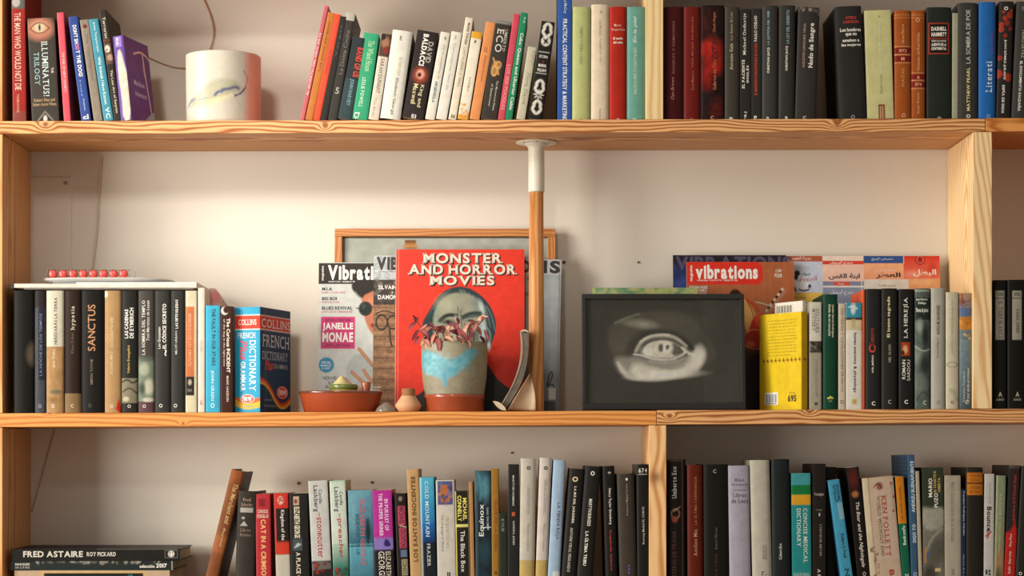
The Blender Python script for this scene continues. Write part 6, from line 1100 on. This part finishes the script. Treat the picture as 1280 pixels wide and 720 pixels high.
B3(513.2, 528, 508.3, 587, '#c09e70', 'tall tan paperback with heavy black edged capitals running upward', side='#a8744c', tx=[('LOS SANTOS INOCENTES', 'u', 7.5, 596, 703, 5.4, '#6a5028', 'B')])
B3(527.3, 545.5, 524.2, 597, '#3a94b4', 'paperback sky blue above and black below, title in white', paint=lambda P: P.rect(0, 590, 40, 760, '#46a2c0').vgrad(0, 597, 40, 660, '#5ab4cc', '#2f78b0').vgrad(0, 655, 40, 680, '#2f70b0', '#233a6a').rect(0, 679, 40, 760, '#262a30', 1, 1).rect(0, 597, 2.4, 760, '#cfe0e0', .5), tx=[('COLD MOUNTAIN', 'd', 8.8, 602, 672, 4.6, '#c4e0e8', 's'), ('FRAZIER', 'd', 9.5, 680, 709, 4, '#c8ccd0', 's')])
B3(547, 570, 544.7, 600.5, '#c9c4ba', 'pale grey paperback with a small framed orange and blue picture at the top', paint=lambda P: P.rect(0, 590, 40, 760, '#c9c4ba').rect(2, 602, 21, 631.5, '#57608c').rect(5.5, 606.5, 17, 628, '#b8744a').blotch(4, 604, 19, 630, ['#a86a44', '#6a78a4', '#c08a5c', '#4a4f78'], 22, 1, 3), tx=[('Margaret Powers', 'd', 13, 646, 686, 5.6, '#b8a88a', 'i'), ('The Language of Ghosts', 'd', 7, 644, 690, 3.6, '#8a867e'), ('II', 'h', 14, 716, 722, 4, '#3a3834')])
B3(570.5, 588, 568.5, 614.5, '#2c2a26', 'black paperback with pale yellow letters and a yellow rule across', paint=lambda P: P.rect(0, 600, 40, 760, '#2c2a26').rect(0, 614, 1.4, 760, '#d8cc6a').rect(0, 656, 40, 659.5, '#d8cf84').rect(16, 614, 18, 760, '#8a7a4a'), tx=[('MICHAEL', 'd', 12.2, 623, 651, 5, '#e0d46c', 'b'), ('CONNELLY', 'd', 5.6, 620, 652, 5, '#e0d46c', 'b'), ('The Black Box', 'd', 8.8, 664, 716, 5.4, '#dcd8cc')])
B3(588.5, 593.5, 586, 603, '#b08a60', 'thin tan spine squeezed left of the dark teal one', side='#9a7450')
def p_eq(P): P.rect(0, 580, 40, 760, '#27333a').ell(9, 605, 9, 14, '#4f7f8c', .9, 4).line([(3, 590), (8, 610), (6, 626)], 2.4, '#5f95a0', .7, 1.5).ell(13, 615, 4, 12, '#6a9ea8', .6, 3).ell(12, 690, 8, 14, '#31505a', .8, 5).ell(10, 730, 9, 14, '#2c4650', .8, 5).noise(.15, 2, 3).rect(0, 589, 3, 755, '#6b8288', .35, 1)
B3(594.5, 614.5, 593.8, 589, '#27333a', 'dark teal paperback with a large white word reading upward', paint=p_eq, side='#1e262a', tx=[('Equinox', 'u', 8.5, 631, 671, 8, '#dfe2de'), ('MICHAEL WHITE', 'u', 15.5, 635, 658, 2.6, '#a8b8bc'), ('+', 'h', 16, 657, 663, 7, '#c8ccc8')])
B3(615, 624, 614.2, 586.6, '#a07a34', 'ochre gold paperback between the dark teal and the olive ones', side='#4a3424', tx=[('HIJOS DE LA DIOSA', 'd', 4.6, 626, 690, 4, '#8a4a24', 'b'), ('B', 'h', 5, 715, 719, 4, '#4a3a1c')])
B3(624.4, 634.3, 623.4, 642, '#333c30', 'short olive black spine, lowest of the bottom shelf books', tx=[('KYLIE', 'd', 5, 649, 665, 3, '#8a9480', 's')])
B3(634.8, 648.5, 635.2, 581, '#2e2f2d', 'black paperback with white letters and a tiny orange square', paint=lambda P: P.rect(0, 570, 40, 760, '#2e2f2d').rect(4.8, 641, 8.6, 645.6, '#c8663c'), tx=[('MARTÍ DE HOMBRES', 'd', 6.8, 595, 633, 3, '#d0ccc0'), ('SANDRA JONES', 'd', 6.8, 652, 682, 3, '#d0ccc0')])
TB = [(701, 760, '#b7a066')]
B3(649, 668, 650.8, 573.6, '#bdb7aa', 'wide pale grey hardback with a tan foot, left one of a matching pair', bands=TB, hard=True, mat=MATTE, tx=[('HUGO HAMILTON', 'd', 10, 610, 644, 3.2, '#9a958a', 's'), ('Mundo perdido', 'd', 10, 655, 690, 3.2, '#9a958a', 's'), ('o', 'h', 10, 583, 588, 5, '#5c5850', 'B')])
B3(669.3, 684, 674.6, 573, '#c8bfb6', 'narrower pinkish grey hardback with a tan foot, right one of a matching pair', bands=TB, hard=True, mat=MATTE, tx=[('GERALD DURRELL', 'd', 8.4, 600, 645, 3.2, '#9c948c', 's'), ('Miguel Street', 'd', 8.4, 655, 690, 3.2, '#9c948c', 's'), ('o', 'h', 8, 583, 588, 5, '#5c5850', 'B')])
B3(684.5, 700, 691.8, 575.5, '#9db4c9', 'light blue hardback leaning right with thin dark violet capitals', hard=True, mat=MATTE, paint=lambda P: P.rect(0, 570, 40, 760, '#9db4c9').rect(6, 715, 15, 725, '#d0d4d4'), tx=[('LA TIENDA ROJA', 'd', 9, 629, 675, 5, '#54466a'), ('Anita Diamant', 'd', 10, 583, 615, 4, '#b8cad8', 'i')])
B3(701.5, 720, 712, 586, '#33322f', 'black hardback with a pale looped emblem and white capitals, left of the pair leaning right', hard=True, tx=[('LA MÀ DEL JARDINER', 'd', 9, 608, 655, 4.2, '#e4dfd0', 'sb'), ('ANTONI VIDAL FERRANDO', 'd', 8.4, 660, 716, 3.4, '#cfc8b4', 's'), ('O', 'h', 8, 596, 602.5, 7, '#d8c09a', 'B')])
B3(721, 741, 731.5, 582.6, '#33312e', 'black hardback with a white ring on top, leaning right beside the red titled one', hard=True, side='#3f2e28', tx=[('LA ÚLTIMA TRIBU', 'd', 9, 665, 708, 5, '#e4e0d4', 'b'), ('MARTYN BURGESS', 'd', 10, 624, 658, 4.2, '#dcd8cc', 'b'), ('O', 'h', 10, 589, 594.5, 5, W, 'b')])
B3(757, 772, 753, 583, '#2c2a28', 'black hardback with a red lower title and tiny white mark, leaning left', hard=True, tx=[('Crepúsculo siniestro', 'd', 7.5, 663, 714, 3.6, '#b84432'), ('Henry Taylor Gutenberg', 'd', 8, 611, 656, 3.8, '#d8d4c8', 'b'), ('*', 'h', 8.5, 590, 594, 4, W, 'b')])
B3(774.5, 796, 771, 593, '#4f4840', 'taupe grey hardback standing between the red titled and the numbered black ones', hard=True, side='#5c544a', tx=[('Friend of Miguel Street', 'u', 12, 605, 645, 3, '#a39b8c', 's'), ('1', 'h', 12, 598, 601, 2.4, W, 'b'), ('m', 'u', 12, 707, 718, 2, '#6c64b0')])
B3(796.6, 811, 795.5, 581, '#2c2c2a', 'black hardback with a white number near its top, against the lower middle upright', hard=True, side='#5c564c', paint=lambda P: P.rect(0, 570, 40, 760, '#2c2c2a').rect(2.5, 593, 14, 593.8, '#d8d4ca').line([(1.2, 582), (1.2, 755)], .6, '#4a4844', smooth=0), tx=[('674', 'h', 8, 586, 591.5, 10.5, '#e8e4da', 's'), ('Roering Mudiel EL CORSO', 'u', 8.4, 634, 681, 3.4, '#c8c4b8', 's')])
# right of the divider
def p_um(P): P.rect(0, 570, 40, 760, '#241f1b').line([(18.6, 576), (18.6, 760)], .5, '#8a6a50', smooth=0).line([(0, 576.4), (18.6, 576.4)], .5, '#8a6a50', smooth=0).ring(10, 643, 5, 6, 1.6, '#8a6a5c').ell(9, 650, 4, 4, '#8a4a34', .9, 1).line([(8, 640), (13, 636), (16, 634)], 1, '#9a8474')
B3(834.5, 857.5, 834, 575, '#241f1b', 'black book with a brown curled emblem, first right of the lower middle upright', paint=p_um, hard=True, tx=[('Umberto Eco', 'u', 8.6, 584, 624, 5.6, '#a8a296', 's'), ('EL CEMENTERIO DE PRAGA', 'u', 8, 664, 750, 5, '#50281f', 's')])
B3(859.5, 879, 858.8, 582, '#6a2c1c', 'rust red hardback with dull gold capitals on the bottom shelf right', hard=True, tx=[('LA ÚLTIMA CONFIDENCIA', 'u', 10, 596, 657, 4, '#a06a44', 's'), ('Anchee Min', 'u', 10, 662, 696, 4.4, '#b08a68', 's')])
B3(880, 911, 879.3, 581, '#27261f', 'very thick olive black hardback between the rust red and the lavender ones', hard=True, d=.15, tx=[('LA CASA', 'u', 15, 692, 720, 3.4, '#54281e', 's'), ('Amos Niven', 'u', 15, 660, 688, 3.4, '#5c5a50', 's'), ('C', 'h', 14, 587.5, 592, 4, '#a8a498')])
B3(912, 938.5, 910, 582.5, '#9c98a4', 'lavender grey hardback with a short rule under its author lines', hard=True, mat=MATTE, paint=lambda P: P.rect(0, 570, 40, 760, '#a4a0ac').line([(6, 613.4), (22, 613.4)], .7, '#4a4650', smooth=0), tx=[('Mikkel', 'h', 13.5, 598.5, 602.5, 12, '#6a6470', 's'), ('Birkegaard', 'h', 14, 604.5, 608.5, 20, '#6a6470', 's'), ('Libros', 'h', 13.5, 617, 622, 17, '#4a4650', 's'), ('de Luca', 'h', 14, 624, 629.5, 21, '#4a4650', 's')])
B3(940.5, 965, 937.2, 575.5, '#b5b1a2', 'grey cream hardback with a bare upper spine, right of the lavender one', hard=True, mat=MATTE, side='#8a8474', tx=[('Gillaela Ka', 'u', 14, 682, 700, 3, '#8a867a'), ('Beaulieu', 'u', 17, 682, 700, 3, '#8a867a'), ('r.', 'h', 14, 715, 720, 6, '#4a4640', 's')])
B3(965.5, 988, 964.2, 574.5, '#2f3433', 'slate hardback with one small white name low on its spine', hard=True, d=.15, tx=[('Coburn Eco', 'u', 10, 680, 700, 3.6, '#c0bcb0', 'b')])
def p_med(P): P.rect(0, 590, 40, 760, '#2f8c8c').rect(0, 590, 40, 607, '#4a9a9c').rect(0, 607, 40, 619, '#1f7a44').rect(0, 619, 40, 631.8, '#cf9f32')
B3(990.3, 1014.5, 989, 592, '#2f8c8c', 'teal paperback with green and yellow bands near its top', paint=p_med, tx=[('CONCISE MEDICAL', 'd', 17, 636, 704, 5, '#d8dcd0', 's'), ('DICTIONARY', 'd', 8.8, 636, 684, 5, '#d8dcd0', 's'), ('OXFORD', 'h', 12, 717, 721, 20, '#b8c8c0', 's')])
B3(1015.8, 1032.3, 1015.8, 580.5, '#2b2520', 'black paperback with tiny white letters, between the teal and the light blue ones', side='#2a221b', tx=[('Twilight', 'h', 8, 617, 621, 12, '#c0b8ac', 's'), ('saga', 'h', 8, 637.5, 639.5, 8, '#7a746a'), ('1', 'h', 8.5, 642, 646, 1.6, '#c0b8ac'), ('STEPHENIE MEYER', 'd', 10, 656, 696, 2.8, '#8a8478'), ('A P', 'd', 8, 712, 722, 4, '#c0b8ac', 'B')])
B3(1034, 1047, 1032, 586, '#221d18', 'dark book half hidden behind the leaning light blue one', yd=.045, d=.13)
B3(1051.2, 1066, 1034.3, 599.5, '#4d9cb8', 'light blue paperback tilted strongly left across dark books', d=.12, side='#468ca6', paint=lambda P: P.rect(0, 590, 40, 760, '#4d9cb8').rect(8, 629, 15, 650, '#8ab0ba').noise(.05, 2, 3), tx=[('ECONOMIC', 'd', 10.8, 606, 627, 3.4, '#1f3c4a', 'b'), ('NATURALIST', 'd', 6.6, 606, 628, 3.2, '#1f3c4a', 'b'), ('Robert H. Frank', 'd', 8.6, 668, 699, 4, '#1f3440', 'b'), ('N', 'd', 8, 712, 722, 6, '#1f4a5c', 'b')])
B3(1072, 1087, 1058.5, 584, '#241c17', 'black paperback with white handwriting leaning left, a dim red patch on top', paint=lambda P: P.rect(0, 570, 40, 760, '#241c17').ell(7, 598, 5, 12, '#6a2c24', .9, 3).ell(7, 618, 4, 4, '#b07848', .9, 1.5), side='#241f1a', tx=[('The Bear and the Nightingale', 'd', 8, 628, 710, 5.6, '#d8d2c4', 'i'), ('O', 'h', 8.5, 716, 721, 4, '#c8c2b4')])
def p_kf(P): P.rect(0, 590, 60, 760, '#c0ab95').rect(0, 590, 7, 760, '#cdc0a4').line([(7.4, 590), (7.4, 760)], .8, '#8a7458', smooth=0).ell(21, 607, 4, 5, '#8a3c30', .8, 1).line([(14, 608), (19, 602), (24, 610)], 1.2, '#5c3a30').line([(35, 602), (37, 618), (36, 634), (38, 640)], .8, '#8a5c54', .7).ell(36, 605, 2, 2, '#a8645c').ell(38, 622, 2, 2, '#a8645c').ell(36, 640, 1.8, 1.8, '#a8645c').blotch(3, 680, 12, 725, ['#5c4a34', '#8a3c30', '#6a5c3c'], 18, .6, 2)
B3(1087.8, 1127, 1077, 595.5, '#c0ab95', 'very thick beige paperback with red serif capitals and floral vines', paint=p_kf, mat=MATTE, tx=[('KEN FOLLETT', 'd', 25, 619, 697, 6, '#a8443c', 's'), ('WORLD WITHOUT END', 'd', 18, 619, 696, 4, '#6a5c4c', 's'), ('B', 'd', 27, 714, 722, 6, '#a8382c', 'b')])
B3(1127.6, 1138.3, 1118.8, 596, '#1f6a50', 'slim paperback orange above and green below, right of the thick beige one', bands=[(590, 655, '#c88428')], side='#1f5a44', tx=[('Beskonfu', 'u', 6, 658, 682, 4, '#cfe0cc', 'b'), ('Los vientos reposados', 'u', 5, 609, 651, 3.6, '#8a5218'), ('N', 'h', 6, 718, 722, 4, '#cfe0cc')])
B3(1139, 1148, 1134, 569, '#44637e', 'tall steel blue book whose side shows dark horizontal stripes', side='#34495e', d=.16, left=lambda P: [P.rect(0, 560, 200, 760, '#34495e')] and [P.line([(0, 574 + i * 5), (200, 574 + i * 5)], 1.6, '#22323f', .8, .6, 0) for i in range(9)] and [],
   tx=[('ANDREU BUENAFUENTE', 'u', 5.6, 577, 641, 4.4, '#c8d4dc', 'b'), ('DIGO YO', 'u', 5.6, 656, 679, 4.4, '#c8d4dc', 'b'), ('O', 'h', 5, 716, 721, 4.4, '#a8b8c4', 'b')])
B3(1148.6, 1153.2, 1144.4, 589.5, '#b5aa90', 'thin cream spine between the steel blue and the green crime novels')
def p_pz(P): P.rect(0, 580, 40, 760, '#3c4434').vgrad(0, 632, 40, 640, '#3c4434', '#8a897c').rect(0, 636, 40, 760, '#7c7a6e').poly([(0, 634), (10, 638), (20, 634), (30, 640), (30, 655), (14, 665), (0, 660)], '#a09e90', 1, 2, 1).ell(18, 690, 11, 20, '#57554a', .8, 5, .4).line([(4, 690), (12, 672), (24, 662)], 2, '#b0ae9e', .6, 1.5).ell(8, 720, 9, 12, '#35332c', .8, 4).rect(2, 684, 4, 704, '#c87a3c').rect(5, 690, 7, 698, '#4a6a9c').rect(15, 711, 22, 715, '#d8c088').noise(.08, 2, 2)
B3(1154, 1180.6, 1152.6, 585, '#3c4434', 'dark green and grey paperback with a stone statue photo below its title', paint=p_pz, side='#3a3a34', tx=[('MARIO', 'u', 10, 598.5, 622, 4.6, '#e4e0d2', 'b'), ('PUZO', 'u', 17, 617, 635, 4.6, '#e4e0d2', 'b'), ('OMERTA', 'u', 21, 598, 616, 3.4, '#c0a860', 'b'), ('EL CUARTO K', 'u', 15.6, 589, 616, 3.4, '#c0a860', 'b')])
B3(1181, 1201.2, 1180.6, 595, '#aaa391', 'grey cream paperback with faint letters, right of the statue photo spine', mat=MATTE, tx=[('María Orhuat Libros de mi hermana', 'd', 10, 603, 678, 4.4, '#837c6c', 's'), ('M.', 'd', 10, 712, 722, 4, '#837c6c')])
B3(1201.8, 1207.3, 1201.8, 612.5, '#24354f', 'narrow navy spine, short, left of the orange labelled hardback', tx=[('Francisco Rodríguez Adrados', 'd', 3, 615, 670, 2.6, '#b8c4d4'), ('Historia de la democracia', 'd', 3, 694, 740, 2, '#8a9ab4')])
def p_or(P): P.rect(0, 570, 40, 760, '#37322b').rect(1, 591.5, 21, 604, '#c07c2c').rect(1, 605.5, 21, 619.5, '#c07c2c')
B3(1207.8, 1229, 1207.8, 585, '#37322b', 'dark brown hardback with two orange labels at the top', paint=p_or, hard=True, side='#2c2822', tx=[('Alejandro', 'h', 11, 593.5, 597, 16, '#8a521c', 's'), ('Cuevas', 'h', 10, 599, 602, 12, '#8a521c', 's'), ('La Luna', 'h', 11, 608, 611.5, 13, '#8a521c', 's'), ('de Oro', 'h', 10, 613.5, 617, 12, '#8a521c', 's')])
B3(1229.6, 1242, 1230.7, 593, '#bebcb6', 'white spine with a bold black word and a small red tick', mat=MATTE, paint=lambda P: P.rect(0, 590, 40, 760, '#bebcb6').line([(2, 671), (5, 669), (8.6, 665)], 1.8, '#a82c24').line([(4, 674), (6, 668), (4, 666)], 1.6, '#a82c24').rect(2, 713, 4.6, 719, '#2c2a26').rect(6, 713, 8.6, 716, '#2c2a26').rect(6, 717, 8.6, 720, '#2c2a26'), tx=[('Bounce', 'd', 6, 634, 665, 5.6, '#2c2826', 'b'), ('Matthew Syed', 'd', 6.5, 604, 630, 3.2, '#a8a49c')])
def p_gg(P): P.rect(0, 590, 40, 760, '#8a9478').vgrad(0, 640, 40, 740, '#8a9478', '#8a7250').ell(8, 700, 6, 12, '#a8825c', .8, 4).ell(4, 720, 4, 8, '#5c5a40', .8, 3).noise(.1, 2, 4).rect(0, 595, 2, 755, '#b0b490', .6)
B3(1242.6, 1254.4, 1245.6, 595, '#8a9478', 'moss green paperback fading to tan at the foot, beside the white one', paint=p_gg, tx=[('Alexandra Vasconcelos', 'd', 6, 616, 692, 3.6, '#b0ae88', 'i')])
def p_rb(P): P.rect(0, 570, 40, 760, '#34302e').rect(0, 582, 40, 586, '#5c5a58').poly([(-2, 668), (5, 664), (9, 656), (9.5, 644), (12, 660), (16, 668), (16, 760), (-2, 760)], '#b5302a', 1, 1, 0).ell(9, 600, 3, 30, '#4a2422', .6, 2)
B3(1255, 1268.8, 1261.2, 582, '#34302e', 'black spine with a red pointed flame shape in its lower half', paint=p_rb, side='#2c2826', tx=[('Aventuras de El Dorado Flama', 'u', 8, 594, 652, 3.8, '#9a342c', 'b'), ('Salir García', 'u', 6, 690, 718, 3, '#d8b8a8', 'b'), ('Pico Pico', 'u', 6, 668, 684, 3, '#d8b8a8', 'b')])
B3(1269.4, 1285, 1277, 583, '#37352f', 'dark olive hardback at the right end of the bottom shelf', hard=True, side='#6a4a34', tx=[('O', 'h', 5.5, 716, 720, 4, W)])
